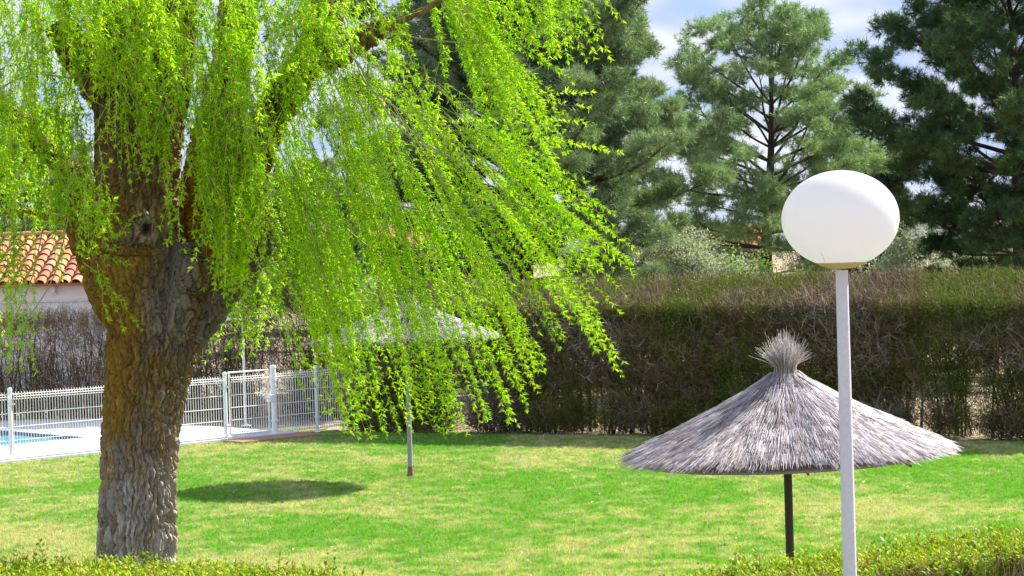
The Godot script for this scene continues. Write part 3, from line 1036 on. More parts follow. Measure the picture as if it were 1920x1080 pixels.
# a trunk or limb whose surface is broken into plates
func limb(pts: Array, rads: Array, sides: int, per: int, amp: float, squash := 1.0, groove := false) -> ArrayMesh:
	var path := smooth(pts, per)
	var rr := smooth_f(rads, per)
	var mb := MB.new()
	var x := Vector3(1, 0, 0)
	var m := path.size()
	for i in m:
		var t: Vector3 = (path[mini(i + 1, m - 1)] - path[maxi(i - 1, 0)]).normalized()
		x = (x - t * x.dot(t)).normalized()
		var z := x.cross(t)
		for k in sides:
			var a := TAU * k / sides
			var o := x * cos(a) + z * sin(a) * squash
			var r := rr[i]
			var p := path[i] + o * r
			if groove:
				# fluted stem that parts into two heads towards the top
				var hh := path[i].y
				r *= 1.0 + 0.05 * sin(a * 5.0 + hh * 0.7) + 0.03 * sin(a * 3.0 - hh)
				var da := angle_difference(a, 1.30)
				r *= 1.0 - 0.78 * smoothstep(2.72, 3.2, hh) * exp(-pow(da / 0.19, 2.0))
				p = path[i] + o * r
			var f := bark_at(p)
			var swell := 0.12 * r * rough_n.get_noise_3dv(p * 0.8)
			var q := p + o * (amp * (f - 0.6) + swell)
			var kd := (q - knot) * Vector3(1.0, 0.62, 1.0)
			var kl := Vector2(kd.x, kd.y).length() * (1.0 + 0.35 * rough_n.get_noise_3dv(q * 7.0)) + 0.008
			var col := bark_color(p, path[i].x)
			if kl < 0.10 and o.z > 0.2:
				q += o * (0.05 * exp(-pow((kl - 0.055) / 0.022, 2.0)) - 0.16 * smoothstep(0.045, 0.02, kl))
				if kl > 0.032 and kl < 0.082: col = Color(0.44, 0.35, 0.25)
				if kl <= 0.032: col = Color(0.06, 0.045, 0.035)
			mb.v.append(q)
			mb.c.append(col)
			mb.n.append(o)
	for i in m - 1:
		for k in sides:
			var a := i * sides + k
			var b := i * sides + (k + 1) % sides
			mb.ix.append(a); mb.ix.append(b); mb.ix.append(a + sides)
			mb.ix.append(b); mb.ix.append(b + sides); mb.ix.append(a + sides)
	# true normals
	var nn := PackedVector3Array()
	nn.resize(mb.v.size())
	for q in range(0, mb.ix.size(), 3):
		var i0 := mb.ix[q]
		var i1 := mb.ix[q + 1]
		var i2 := mb.ix[q + 2]
		var fn := (mb.v[i2] - mb.v[i0]).cross(mb.v[i1] - mb.v[i0])
		nn[i0] += fn
		nn[i1] += fn
		nn[i2] += fn
	for q in nn.size():
		nn[q] = nn[q].normalized()
		if nn[q].dot(mb.n[q]) < -0.6: nn[q] = mb.n[q]
	mb.n = nn
	# closed ends
	for e in [0, m - 1]:
		var k0 := mb.v.size()
		mb.v.append(path[e])
		mb.n.append((path[e] - path[1 if e == 0 else m - 2]).normalized())
		mb.c.append(Color(0.45, 0.33, 0.22))
		for k in sides:
			mb.ix.append(k0)
			mb.ix.append(e * sides + (k if e != 0 else (k + 1) % sides))
			mb.ix.append(e * sides + ((k + 1) % sides if e != 0 else k))
	var bm := mat("willow bark", Color(1, 1, 1), 0.9)
	if not bm.heightmap_enabled:
		bm.albedo_texture = noise_tex(121, 0.04, 512, Color(0.68, 0.68, 0.68), Color.WHITE)
		bm.heightmap_enabled = true
		bm.heightmap_texture = noise_tex(122, 0.03, 512, Color.BLACK, Color.WHITE, FastNoiseLite.TYPE_CELLULAR)
		bm.heightmap_scale = 2.2
		bm.uv1_triplanar = true
		bm.uv1_world_triplanar = true
		bm.uv1_scale = Vector3(2.6, 1.0, 2.6)
	return mb.done(bm)

func wp(px: float, py: float, dz := 0.0) -> Vector3:
	return at(px, py, WD + dz)

func px_r(list: Array) -> Array:
	var o := []
	for r in list: o.append(r * WD / FOCAL)
	return o

func build_willow() -> void:
	plates.noise_type = FastNoiseLite.TYPE_CELLULAR
	plates.cellular_return_type = FastNoiseLite.RETURN_DISTANCE2_SUB
	plates.cellular_distance_function = FastNoiseLite.DISTANCE_EUCLIDEAN
	plates.frequency = 23.0
	plates.fractal_type = FastNoiseLite.FRACTAL_NONE
	plates.seed = 6
	plate_id.noise_type = FastNoiseLite.TYPE_CELLULAR
	plate_id.cellular_return_type = FastNoiseLite.RETURN_CELL_VALUE
	plate_id.cellular_distance_function = FastNoiseLite.DISTANCE_EUCLIDEAN
	plate_id.frequency = 23.0
	plate_id.fractal_type = FastNoiseLite.FRACTAL_NONE
	plate_id.seed = 6
	rough_n.noise_type = FastNoiseLite.TYPE_SIMPLEX_SMOOTH
	rough_n.frequency = 1.0
	rough_n.fractal_octaves = 3
	rough_n.seed = 13
	var foot := wp(255, 1200)
	foot.y = 0.0
	var tree := thing("willow_tree", foot, "big willow with thick cracked trunk and bright green hanging strands", "tree")
	knot = wp(272, 428, -0.33)
	var inv := Transform3D(Basis(), -foot)
	# trunk: centre and half width read at several heights
	var rows := [[1330, 252, 100], [1240, 253, 86], [1050, 257, 77], [900, 260, 74], [800, 264, 75], [720, 275, 78], [650, 286, 88], [600, 292, 102], [560, 294, 117], [520, 298, 140], [492, 304, 148], [474, 306, 132], [462, 308, 96], [455, 308, 30]]
	var tp := []
	var tr := []
	for r in rows:
		tp.append(wp(r[1], r[0]))
		tr.append((r[2] * 0.95 - 3.0) * WD / FOCAL)
	tp[0].y = -0.05
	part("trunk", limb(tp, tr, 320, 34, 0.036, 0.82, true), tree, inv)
	var limbs := [
		[[[262, 640, 0], [250, 530, 0], [245, 430, -0.03], [252, 330, -0.05], [248, 230, -0.02], [240, 120, 0.05], [222, -60, 0.1]], [40, 84, 84, 70, 64, 55, 44], 110, 16],
		[[[280, 560, -0.02], [280, 470, -0.10], [284, 380, -0.12], [294, 280, -0.1], [312, 170, -0.05], [325, 60, 0], [335, -60, 0]], [24, 44, 44, 42, 40, 36, 30], 80, 16],
		[[[350, 640, 0.0], [396, 545, 0.0], [430, 462, 0.0], [450, 390, 0.0], [462, 320, 0.05], [500, 235, 0.1], [560, 140, 0.1], [600, 70, 0.1], [612, -50, 0.1]], [26, 46, 52, 46, 38, 31, 30, 34, 26], 90, 12],
		[[[385, 500, 0.35], [390, 400, 0.45], [400, 280, 0.6], [430, 150, 0.7], [450, -60, 0.8]], [60, 52, 44, 36, 28], 60, 14],
		[[[235, 560, 0.0], [192, 495, -0.05], [160, 430, -0.1], [150, 358, -0.06]], [20, 36, 30, 18], 60, 12],
		[[[240, 220, 0.0], [195, 165, -0.1], [150, 105, -0.15], [105, 42, -0.2]], [44, 36, 29, 20], 60, 12],
		[[[390, 580, 0.0], [440, 515, -0.06], [480, 460, -0.08], [488, 400, -0.02]], [20, 34, 31, 16], 60, 12],
		[[[598, 100, 0.05], [630, 95, 0.0], [680, 72, -0.1], [728, 46, -0.15]], [34, 28, 18, 11], 44, 12],
		[[[170, 400, 0.2], [150, 340, 0.3], [85, 280, 0.4], [0, 205, 0.5], [-90, 140, 0.6]], [26, 17, 14, 11, 8], 28, 8],
		[[[100, 300, 0.4], [65, 240, 0.35], [10, 190, 0.3], [-60, 80, 0.2]], [10, 9, 8, 6], 20, 8],
		[[[150, 420, 0.3], [60, 400, 0.4], [-30, 395, 0.5]], [10, 8, 5], 16, 6],
		[[[725, 48, -0.15], [790, 20, -0.2], [870, -25, -0.2]], [9, 6, 4], 16, 6],
	]
	for l in limbs:
		var lp := []
		for q in l[0]: lp.append(wp(q[0], q[1], q[2]))
		part("limb", limb(lp, px_r(l[1]), int(l[2] * 1.7) if l[1].max() > 25 else l[2], l[3] * 3 if l[1].max() > 25 else l[3], 0.034 if l[1].max() > 25 else 0.006), tree, inv)
	# pale bare twigs and arching branchlets
	var twm := mat("willow twig", Color(1, 1, 1), 0.7)
	var arcs := [
		[[[215, 118, -0.4], [140, 145, -0.5], [60, 140, -0.5], [-20, 175, -0.5]], 3.5], [[[150, 142, -0.5], [165, 180, -0.5], [205, 205, -0.5]], 2.5],
		[[[250, 150, -0.4], [200, 200, -0.45], [180, 240, -0.5]], 2.2], [[[60, 35, -0.3], [130, 42, -0.4], [210, 30, -0.4]], 2.5],
		[[[640, 20, -0.2], [660, 90, -0.3], [690, 160, -0.4], [760, 210, -0.4], [800, 200, -0.4]], 4.0],
		[[[620, 60, -0.3], [672, 120, -0.4], [700, 170, -0.4], [760, 250, -0.4], [850, 300, -0.3]], 4.5],
		[[[650, 30, -0.1], [720, 60, -0.2], [860, 80, -0.2], [920, 80, -0.2], [1000, 70, -0.2]], 3.2],
		[[[880, 80, -0.2], [940, 75, -0.2], [955, 30, -0.2]], 2.2], [[[900, 85, -0.2], [980, 135, -0.2], [1035, 110, -0.2]], 2.0],
		[[[600, 370, 0.2], [680, 368, 0.1], [780, 392, 0.0], [870, 395, 0.0], [990, 375, 0]], 4.0],
		[[[660, 365, 0], [730, 400, -0.1], [765, 470, -0.2]], 2.6], [[[700, 380, 0], [760, 450, -0.1], [850, 540, -0.2], [900, 600, -0.2]], 2.6],
		[[[780, 505, 0], [850, 490, -0.1], [920, 485, -0.1], [960, 500, 0]], 2.6], [[[650, 430, 0], [715, 485, 0], [760, 540, 0], [790, 600, 0]], 3.0],
		[[[690, 120, 0], [695, 250, 0], [720, 330, 0], [770, 420, 0], [790, 520, 0]], 3.2],
		[[[735, 210, 0], [800, 270, 0], [890, 320, 0], [960, 400, 0], [1010, 480, 0]], 3.0],
		[[[80, 430, -0.2], [60, 520, -0.2], [30, 590, -0.2], [0, 640, -0.2]], 2.2], [[[130, 400, -0.2], [100, 520, -0.2], [50, 600, -0.2], [20, 640, -0.2]], 2.2],
		[[[100, 90, 0.2], [60, 120, 0.2], [0, 170, 0.2]], 4.0], [[[95, 30, 0.1], [40, 60, 0.1], [-30, 110, 0.1]], 3.0],
		[[[830, 470, 0.1], [870, 520, 0.1], [920, 600, 0.1]], 2.0], [[[490, 540, 0], [520, 600, 0], [530, 660, 0]], 2.2],
	]
	for l in arcs:
		var lp := []
		for q in l[0]: lp.append(wp(q[0], q[1], q[2]) - foot)
		var mb := MB.new()
		var per := 5
		var pts := smooth(lp, per)
		var rr := PackedFloat32Array()
		for i in pts.size(): rr.append(0.62 * l[1] * lerpf(1.0, 0.45, float(i) / pts.size()) * WD / FOCAL)
		mb.tube(pts, rr, 6, Color(0.27, 0.24, 0.13).lerp(Color(0.42, 0.40, 0.28), rng.randf()))
		part("branchlet", mb.done(twm), tree)
	# curtains of hanging strands: roots, tips, how many, how far the leaves are spread in depth
	var V := func(list): return list.map(func(q): return Vector2(q[0], q[1]))
	var sets := [
		# long sweep to the right
		{"n": 36, "r": [[790, -60], [840, -40], [880, 10]], "t": [[950, 300], [1030, 330], [1080, 372]], "d": -0.3, "s": 0.4, "j": 14, "k": 12},
		{"n": 36, "r": [[800, 150], [840, 190], [880, 240]], "t": [[1080, 546], [1128, 470], [1192, 598]], "d": -0.2, "s": 0.35, "j": 14, "k": 8},
		{"n": 36, "r": [[750, 220], [800, 220], [850, 240]], "t": [[1010, 700], [1085, 640], [1158, 715]], "d": -0.3, "s": 0.35, "j": 15, "k": 8},
		{"n": 36, "r": [[690, 230], [740, 250], [790, 250]], "t": [[870, 790], [962, 803], [1008, 753]], "d": -0.2, "s": 0.45, "j": 16, "k": 8},
		{"n": 36, "r": [[580, 170], [640, 230], [710, 260]], "t": [[770, 790], [850, 838], [872, 784]], "d": -0.1, "s": 0.5, "j": 22, "k": 10},
		{"n": 30, "r": [[620, 330], [740, 360], [860, 340]], "t": [[720, 640], [870, 660], [1010, 600]], "d": 0.1, "s": 0.6, "j": 30, "k": 24},
		# upper right plumes
		{"n": 78, "r": [[890, -90], [970, -90], [1040, -80]], "t": [[950, 70], [1040, 108], [1090, 122]], "d": -0.5, "s": 0.4, "j": 14, "k": 10},
		{"n": 6, "r": [[1085, -60], [1100, -60]], "t": [[1165, 112], [1170, 116]], "d": -0.5, "s": 0.1, "j": 6, "k": 6},
		{"n": 60, "r": [[810, -80], [890, -60]], "t": [[870, 190], [950, 260], [980, 220]], "d": 0.0, "s": 0.4, "j": 16, "k": 16},
		# middle curtain
		{"n": 60, "r": [[450, 240], [540, 210], [630, 210]], "t": [[590, 770], [690, 842], [760, 810]], "d": 0.0, "s": 0.7, "j": 26, "k": 14, "b": 19.0},
		{"n": 48, "r": [[450, 300], [540, 330], [640, 350]], "t": [[520, 640], [610, 720], [720, 740]], "d": 0.2, "s": 0.8, "j": 32, "k": 34, "b": 19.0},
		{"n": 60, "r": [[440, 70], [540, 120], [640, 170]], "t": [[480, 400], [580, 500], [690, 470]], "d": -0.3, "s": 0.6, "j": 36, "k": 50, "b": 19.0},
		# right of the trunk, lower
		{"n": 42, "r": [[470, 360], [520, 400], [560, 420]], "t": [[440, 600], [500, 690], [560, 720]], "d": 0.3, "s": 0.6, "j": 26, "k": 34, "b": 19.0},
		{"n": 12, "r": [[420, 480], [450, 500]], "t": [[380, 690], [420, 690]], "d": 0.7, "s": 0.2, "j": 14, "k": 18, "b": 19.0},
		# before and behind the heads of the trunk
		{"n": 120, "r": [[330, -80], [450, -60], [600, -80]], "t": [[350, 200], [430, 290], [560, 240]], "d": -0.4, "s": 0.6, "j": 50, "k": 60, "b": 19.0},
		{"n": 90, "r": [[370, 90], [430, 160], [500, 160]], "t": [[390, 380], [430, 480], [480, 420]], "d": -0.75, "s": 0.25, "j": 30, "k": 40, "b": 19.0},
		{"n": 36, "r": [[390, 230], [420, 260], [460, 260]], "t": [[400, 500], [425, 560], [450, 520]], "d": -0.75, "s": 0.2, "j": 16, "k": 18, "b": 19.0},
		{"n": 174, "r": [[100, -80], [220, -70], [330, -80]], "t": [[120, 150], [220, 220], [330, 190]], "d": -0.4, "s": 0.5, "j": 44, "k": 60, "b": 19.0},
		{"n": 36, "r": [[200, 60], [290, 90], [350, 110]], "t": [[215, 330], [290, 300], [345, 330]], "d": -0.8, "s": 0.15, "j": 22, "k": 50, "b": 19.0},
		{"n": 24, "r": [[160, 320], [190, 310]], "t": [[168, 505], [198, 480]], "d": -0.7, "s": 0.12, "j": 12, "k": 12, "b": 19.0},
		{"n": 6, "r": [[180, 470], [200, 500]], "t": [[225, 625], [235, 600]], "d": -0.7, "s": 0.05, "j": 5, "k": 6, "b": 19.0},
		{"n": 6, "r": [[300, 250], [330, 300]], "t": [[300, 480], [345, 470]], "d": -0.8, "s": 0.1, "j": 8, "k": 14, "b": 19.0},
		# thin veil round the burl and the top
		{"n": 60, "r": [[540, -80], [640, -60], [760, -80]], "t": [[560, 150], [650, 190], [740, 130]], "d": -0.3, "s": 0.5, "j": 40, "k": 50, "b": 24.0},
		{"n": 60, "r": [[600, 40], [700, 90], [780, 100]], "t": [[650, 330], [740, 360], [820, 330]], "d": 0.0, "s": 0.6, "j": 40, "k": 50, "b": 24.0},
		{"n": 60, "r": [[180, -60], [330, -60], [480, -60]], "t": [[200, 110], [340, 150], [480, 130]], "d": -0.7, "s": 0.3, "j": 50, "k": 60, "b": 26.0},
		{"n": 30, "r": [[180, 120], [260, 160], [330, 180]], "t": [[190, 360], [270, 380], [330, 400]], "d": -0.75, "s": 0.15, "j": 24, "k": 60, "b": 22.0},
		{"n": 60, "r": [[500, 0], [570, 10], [660, 0]], "t": [[500, 250], [580, 290], [660, 230]], "d": -0.55, "s": 0.3, "j": 34, "k": 50, "b": 24.0},
		{"n": 36, "r": [[370, 300], [430, 330], [480, 340]], "t": [[400, 540], [440, 580], [490, 560]], "d": -0.6, "s": 0.2, "j": 18, "k": 30, "b": 18.0},
		# to the left
		{"n": 160, "r": [[-120, -80], [0, -80], [140, -70]], "t": [[-90, 200], [20, 250], [130, 250]], "d": 0.2, "s": 0.9, "j": 44, "k": 60, "b": 19.0},
		{"n": 132, "r": [[-100, 110], [40, 130], [160, 160]], "t": [[-90, 430], [30, 430], [140, 430]], "d": 0.2, "s": 0.8, "j": 40, "k": 34, "b": 19.0},
		{"n": 54, "r": [[20, 240], [90, 270], [160, 270]], "t": [[30, 446], [100, 446], [150, 446]], "d": 0.1, "s": 0.6, "j": 30, "k": 24, "b": 19.0},
		{"n": 36, "r": [[-90, 300], [-30, 330], [20, 360]], "t": [[-60, 700], [-10, 710], [48, 700]], "d": -0.3, "s": 0.4, "j": 22, "k": 20, "b": 19.0},
		{"n": 12, "r": [[90, 330], [130, 330]], "t": [[100, 530], [120, 500]], "d": -0.2, "s": 0.3, "j": 14, "k": 20, "b": 19.0},
	]
	var sprigs := willow_sprigs()
	for st in sets:
		var cps := [Copies.new(), Copies.new(), Copies.new()]
		var mb := MB.new()
		var roots: Array = V.call(st.r)
		var tips: Array = V.call(st.t)
		# strands hang in bunches from shared side shoots
		var bunch := maxi(1, int(st.n * st.get("m", 1.0) / 6.0))
		for b in bunch:
			var u := (b + rng.randf()) / bunch
			var r2: Vector2 = pick(roots, clampf(u + rnd(-.1, .1), 0, 1))
			var t2: Vector2 = pick(tips, clampf(u + rnd(-.03, .03), 0, 1))
			r2 += Vector2(rng.randfn(), rng.randfn()) * st.j
			t2 += Vector2(rng.randfn() * 0.8, -0.6 * absf(rng.randfn())) * st.k
			var dz: float = st.d + rng.randfn() * st.s * 0.7
			for q in 6:
				var ra: Vector2 = r2 + Vector2(rng.randfn(), rng.randfn()) * st.get("b", 8.0)
				var ta: Vector2 = t2 + Vector2(rng.randfn() * st.get("b", 8.0), -absf(rng.randfn()) * 60.0 * minf(q, 2.0))
				ra = ra.lerp(ta, rnd(-0.12, 0.34) if st.get("w", 1.0) > 0.5 else 0.0)
				strand(wp(ra.x, ra.y, dz), wp(ta.x, ta.y, dz + rnd(-0.1, 0.1)), mb, cps, foot)
		part("hanging_twigs", mb.done(twm), tree, Transform3D(), true)
		for k in 3: scatter("hanging_leaves", sprigs[k], cps[k], tree)

func willow_sprigs() -> Array:
	var m := leaf_mat("willow leaf", 0.5, Color(0.75, 1.0, 0.15))
	var out := []
	for k in 3:
		var mb := MB.new()
		for i in 5:
			var a := TAU * i * 0.382 + rnd(-0.4, 0.4)
			var dir := Vector3(cos(a), rnd(0.2, 1.1), sin(a)).normalized()
			var L := rnd(0.027, 0.050)
			var x := dir.cross(Vector3.UP).normalized() * L * 0.16
			var nz := x.cross(dir).normalized() * L * 0.06
			var o := Vector3(0, rnd(-0.012, 0.012), 0)
			var c := Color(1, 1, 1) * rnd(0.6, 1.2)
			mb.tri(o, o + dir * L * 0.45 + x + nz, o + dir * L - Vector3(0, 0, 0), c)
			mb.tri(o, o + dir * L, o + dir * L * 0.45 - x + nz, c)
		out.append(mb.done(m))
	return out

func strand(a: Vector3, b: Vector3, mb: MB, cps: Array, foot: Vector3) -> void:
	var L := a.distance_to(b)
	var c := a.lerp(b, 0.45) + Vector3(0.03 * L * rng.randfn(), 0.045 * L, 0.04 * L * rng.randfn())
	var n := 7
	var pts := PackedVector3Array()
	var rr := PackedFloat32Array()
	for i in n:
		var t := i / (n - 1.0)
		pts.append(a.lerp(c, t).lerp(c.lerp(b, t), t) + (jit(0.006) if i > 0 else Vector3.ZERO) - foot)
		rr.append(lerpf(0.0032, 0.0011, t))
	mb.tube(pts, rr, 3, Color(0.30, 0.38, 0.05).lerp(Color(0.48, 0.48, 0.16), rng.randf()), false)
	var steps := int(L / 0.027)
	var tone := rng.randf()
	var dens := rnd(0.7, 1.0)
	for i in steps:
		var t := (i + rng.randf()) / steps
		if t < 0.08 or rng.randf() > dens * smoothstep(-0.12, 0.3, t): continue
		var p := a.lerp(c, t).lerp(c.lerp(b, t), t)
		var dirv := (c - a).lerp(b - c, t).normalized()
		var col := Color(0.32, 0.66, 0.005).lerp(Color(0.80, 0.96, 0.010), clampf(tone * 0.6 + rng.randf() * 0.5, 0, 1))
		if rng.randf() < 0.06: col = Color(0.16, 0.30, 0.02)
		cps[i % 3].add(Transform3D(basis_y(dirv + jit(0.15), rnd(0, TAU), rnd(0.75, 1.25)), p + jit(0.006)), col)

# ---------------------------------------------------------------- thatched parasols
const TILT := 0.026   # the canopies hang slightly askew
func umbrella(label: String, foot: Vector3, rim_h: float, R: float, rise: float, tuft_h: float, sd: int, tint: Color) -> void:
	rng.seed = sd
	var t := thing("thatched_parasol", foot, label, "parasol", "thatched parasols on the lawn")
	var pole := mat("shade darkened pole", Color(0.045, 0.035, 0.035), 0.5, false) if tuft_h > 0.2 else mat("weathered steel pole", Color(0.30, 0.31, 0.34), 0.5, false)  # near-black colour of the taller-tufted parasol's pole paints in its canopy's shade
	var mb := MB.new()
	mb.lathe([[0.035, -0.02], [0.035, rim_h + rise * 0.9]], 16)
	part("pole", mb.done(pole), t)
	mb = MB.new()
	mb.lathe([[0.06, 0.0], [0.06, 0.03], [0.045, 0.05], [0.037, 0.16]], 16)
	part("socket", mb.done(mat("rusty socket", Color(0.20, 0.13, 0.09), 0.8, false)), t)
	var prof := func(s: float) -> Vector2:   # s from the neck (0) to the rim (1): radius, height
		var r := lerpf(0.12, R, s)
		return Vector2(r, rim_h + rise * (0.87 * (1.0 - s) + 0.13 * pow(1.0 - s, 4.0)))
	var dark := mat("thatch lining", Color(0.30, 0.25, 0.24), 0.95, false)
	var pr := []
	for i in 9:
		var q: Vector2 = prof.call(1.0 - i / 8.0)
		pr.append([q.x * 0.985, q.y - 0.05])
	pr.append([0.03, pr[8][1] + 0.02])
	pr.push_front([pr[0][0] - 0.02, pr[0][1] - 0.03])
	mb = MB.new()
	mb.lathe(pr, 48)
	part("lining", mb.done(dark), t, Transform3D(Basis(Vector3.RIGHT + Vector3.UP * TILT, Vector3.UP, Vector3.BACK), Vector3.ZERO))
	var wood := mat("parasol rib wood", Color(0.16, 0.10, 0.07), 0.8, false)
	for k in 8:
		var a := TAU * k / 8.0
		mb = MB.new()
		mb.tube(PackedVector3Array([Vector3(cos(a) * 0.04, rim_h + rise * 0.72, sin(a) * 0.04), Vector3(cos(a) * R * 0.97, rim_h - 0.09, sin(a) * R * 0.97)]), PackedFloat32Array([0.016, 0.012]), 6)
		part("rib", mb.done(wood), t)
	var straw := mat("thatch straw", Color(1, 1, 1), 0.65)
	var bundles := []
	for k in 4:
		mb = MB.new()
		for i in 13:
			var x := rnd(-0.034, 0.034)
			var z := rnd(-0.006, 0.014)
			var l := rnd(0.12, 0.26)
			var dx := rnd(-0.022, 0.022)
			var dz := rnd(0.0, 0.014)
			var w := rnd(0.0018, 0.0034)
			var cc := Color(1, 1, 1) * rnd(0.55, 1.3)
			mb.tube(PackedVector3Array([Vector3(x, 0, z), Vector3(x + dx * 0.5, l * 0.55, z + dz * 0.35), Vector3(x + dx, l, z + dz)]), PackedFloat32Array([w, w, w * 0.35]), 3, cc, false)
		bundles.append(mb.done(straw))
	var cps := [Copies.new(), Copies.new(), Copies.new(), Copies.new()]
	var rings := 40
	for i in rings:
		var s := pow(float(i) / (rings - 1), 0.85)
		var q: Vector2 = prof.call(s * 0.93)
		var q2: Vector2 = prof.call(minf(s * 0.93 + 0.02, 1.0))
		var n := int(TAU * q.x / 0.036) + 8
		for k in n:
			var a := TAU * (k + rng.randf()) / n
			var o := Vector3(cos(a), 0, sin(a))
			var wave := 0.018 * sin(a * 3.0 + sd) * s + TILT * o.x * q.x
			var down := (o * (q2.x - q.x) + Vector3.UP * (q2.y - q.y)).normalized()
			var tang := Vector3(-sin(a), 0, cos(a))
			down = (down + tang * rnd(-0.13, 0.13) + jit(0.035)).normalized()
			var nrm := tang.cross(down)
			if nrm.y < 0: nrm = -nrm
			var xx := down.cross(nrm).normalized()
			var sc := rnd(0.75, 1.1) * (0.62 if i < 3 else 1.0)
			var p := o * q.x + Vector3.UP * (q.y + wave + rnd(-0.012, 0.012))
			var g := rng.randf()
			var c := (Color(0.33, 0.295, 0.325).lerp(Color(0.66, 0.61, 0.675), g)) * tint
			if rng.randf() < 0.12: c = Color(0.26, 0.21, 0.20) * tint
			cps[rng.randi() % 4].add(Transform3D(Basis(xx * sc, down * sc, nrm * sc), p + foot), c)
	for k in 4: scatter("thatch", bundles[k], cps[k], t)
	# tied top knot
	var top: Vector2 = prof.call(0.0)
	mb = MB.new()
	for i in 900 if tuft_h > 0.2 else 160:
		var a := rnd(0, TAU)
		var r := sqrt(rng.randf())
		var o := Vector3(cos(a), 0, sin(a))
		var l := tuft_h * rnd(0.6, 1.15) * (1.25 - 0.45 * r)
		var b := o * (0.09 + 0.03 * r) * r + Vector3.UP * (top.y - 0.07)
		var m1 := o * 0.088 * r + Vector3.UP * (top.y + tuft_h * 0.2) + jit(0.006)
		var e := o * (0.05 + 0.16 * r * rnd(0.2, 1.3)) * r + Vector3.UP * (top.y + l) + jit(0.028)
		var pts := smooth([b, m1, e], 3)
		var rr := PackedFloat32Array()
		for q in pts.size(): rr.append(lerpf(0.0035, 0.0009, q / (pts.size() - 1.0)))
		mb.tube(pts, rr, 3, (Color(0.32, 0.26, 0.25).lerp(Color(0.68, 0.64, 0.66), rng.randf())) * tint, false)
	part("top_knot", mb.done(straw), t)
	mb = MB.new()
	mb.lathe([[0.082, top.y + 0.015], [0.085, top.y + 0.03], [0.084, top.y + 0.045], [0.08, top.y + 0.05]], 20)
	part("binding", mb.done(mat("binding cord", Color(0.20, 0.14, 0.12), 0.9, false)), t)

func build_umbrellas() -> void:
	var p := at(1476, 845, 17.9)
	umbrella("large grey thatched parasol on a pole coloured dark for shade in front of the hedge", Vector3(p.x, 0, p.z), p.y + 0.02, 1.28, 0.63, 0.27, 91, Color(1, 1, 1))
	p = at(762, 633, 30.5)
	umbrella("smaller grey thatched parasol half hidden behind the willow strands", Vector3(p.x, 0, p.z), p.y + 0.01, 1.24, 0.52, 0.12, 92, Color(0.88, 0.88, 0.9))
	rng.seed = 4242

# ---------------------------------------------------------------- globe lamp
func build_lamp() -> void:
	var d := 8.2
	var c := at(1575.5, 410, d)
	var lamp := thing("globe_lamp", Vector3(c.x, 0, c.z), "white globe lamp on a slim pale post", "lamp")
	var pm := mat("pale grey post paint", Color(0.60, 0.60, 0.71), 0.32, false)
	grain(pm, 3.0, 0.93, 0.1, 131, 0.02)
	var bot := c.y - 0.178
	var mb := MB.new()
	mb.lathe([[0.09, 0.0], [0.09, 0.02], [0.05, 0.04], [0.0285, 0.09], [0.0285, 1.2], [0.0238, bot - 0.02]], 28)
	part("post", mb.done(pm), lamp)
	mb = MB.new()
	var gp := []
	for i in 41:
		var a := lerpf(-1.22, PI / 2, i / 40.0)
		gp.append([cos(a) * 0.2245 + 0.0001, sin(a) * 0.186])
	var gm := mat("opal globe", Color(0.64, 0.64, 0.68), 0.28, false)
	gm.backlight_enabled = true
	gm.backlight = Color(0.95, 0.95, 0.97)
	mb.lathe(gp, 64, Color.WHITE, Transform3D(Basis(), Vector3(0, c.y, 0)))
	part("globe", mb.done(gm), lamp)
	mb = MB.new()
	mb.lathe([[0.024, bot - 0.014], [0.045, bot - 0.012], [0.078, bot - 0.002], [0.094, bot + 0.0085], [0.096, bot + 0.0115], [0.088, bot + 0.0125]], 40)
	var bm := mat("aged brass collar", Color(0.58, 0.40, 0.24), 0.45, false)
	bm.metallic = 0.2
	part("collar", mb.done(bm), lamp)
	# hairline crack low on the globe
	mb = MB.new()
	var ck := PackedVector3Array()
	for q in [[-0.098, -0.125], [-0.094, -0.133], [-0.087, -0.142], [-0.082, -0.152], [-0.074, -0.165]]:
		var zz := sqrt(maxf(1.0 - pow(q[0] / 0.2245, 2.0) - pow(q[1] / 0.186, 2.0), 0.0)) * 0.2245
		ck.append(Vector3(q[0], c.y + q[1], zz))
	mb.tube(ck, PackedFloat32Array([0.0004, 0.0007, 0.0008, 0.0008, 0.0009]), 4)
	part("crack", mb.done(mat("crack dirt", Color(0.35, 0.27, 0.20), 0.8, false)), lamp)
	# rust line where the globe sits
	mb = MB.new()
	mb.lathe([[0.080, bot + 0.0125], [0.0865, bot + 0.0135], [0.0865, bot + 0.0165], [0.080, bot + 0.0175]], 40)
	part("seal_ring", mb.done(mat("dark seal", Color(0.16, 0.09, 0.05), 0.7, false)), lamp)

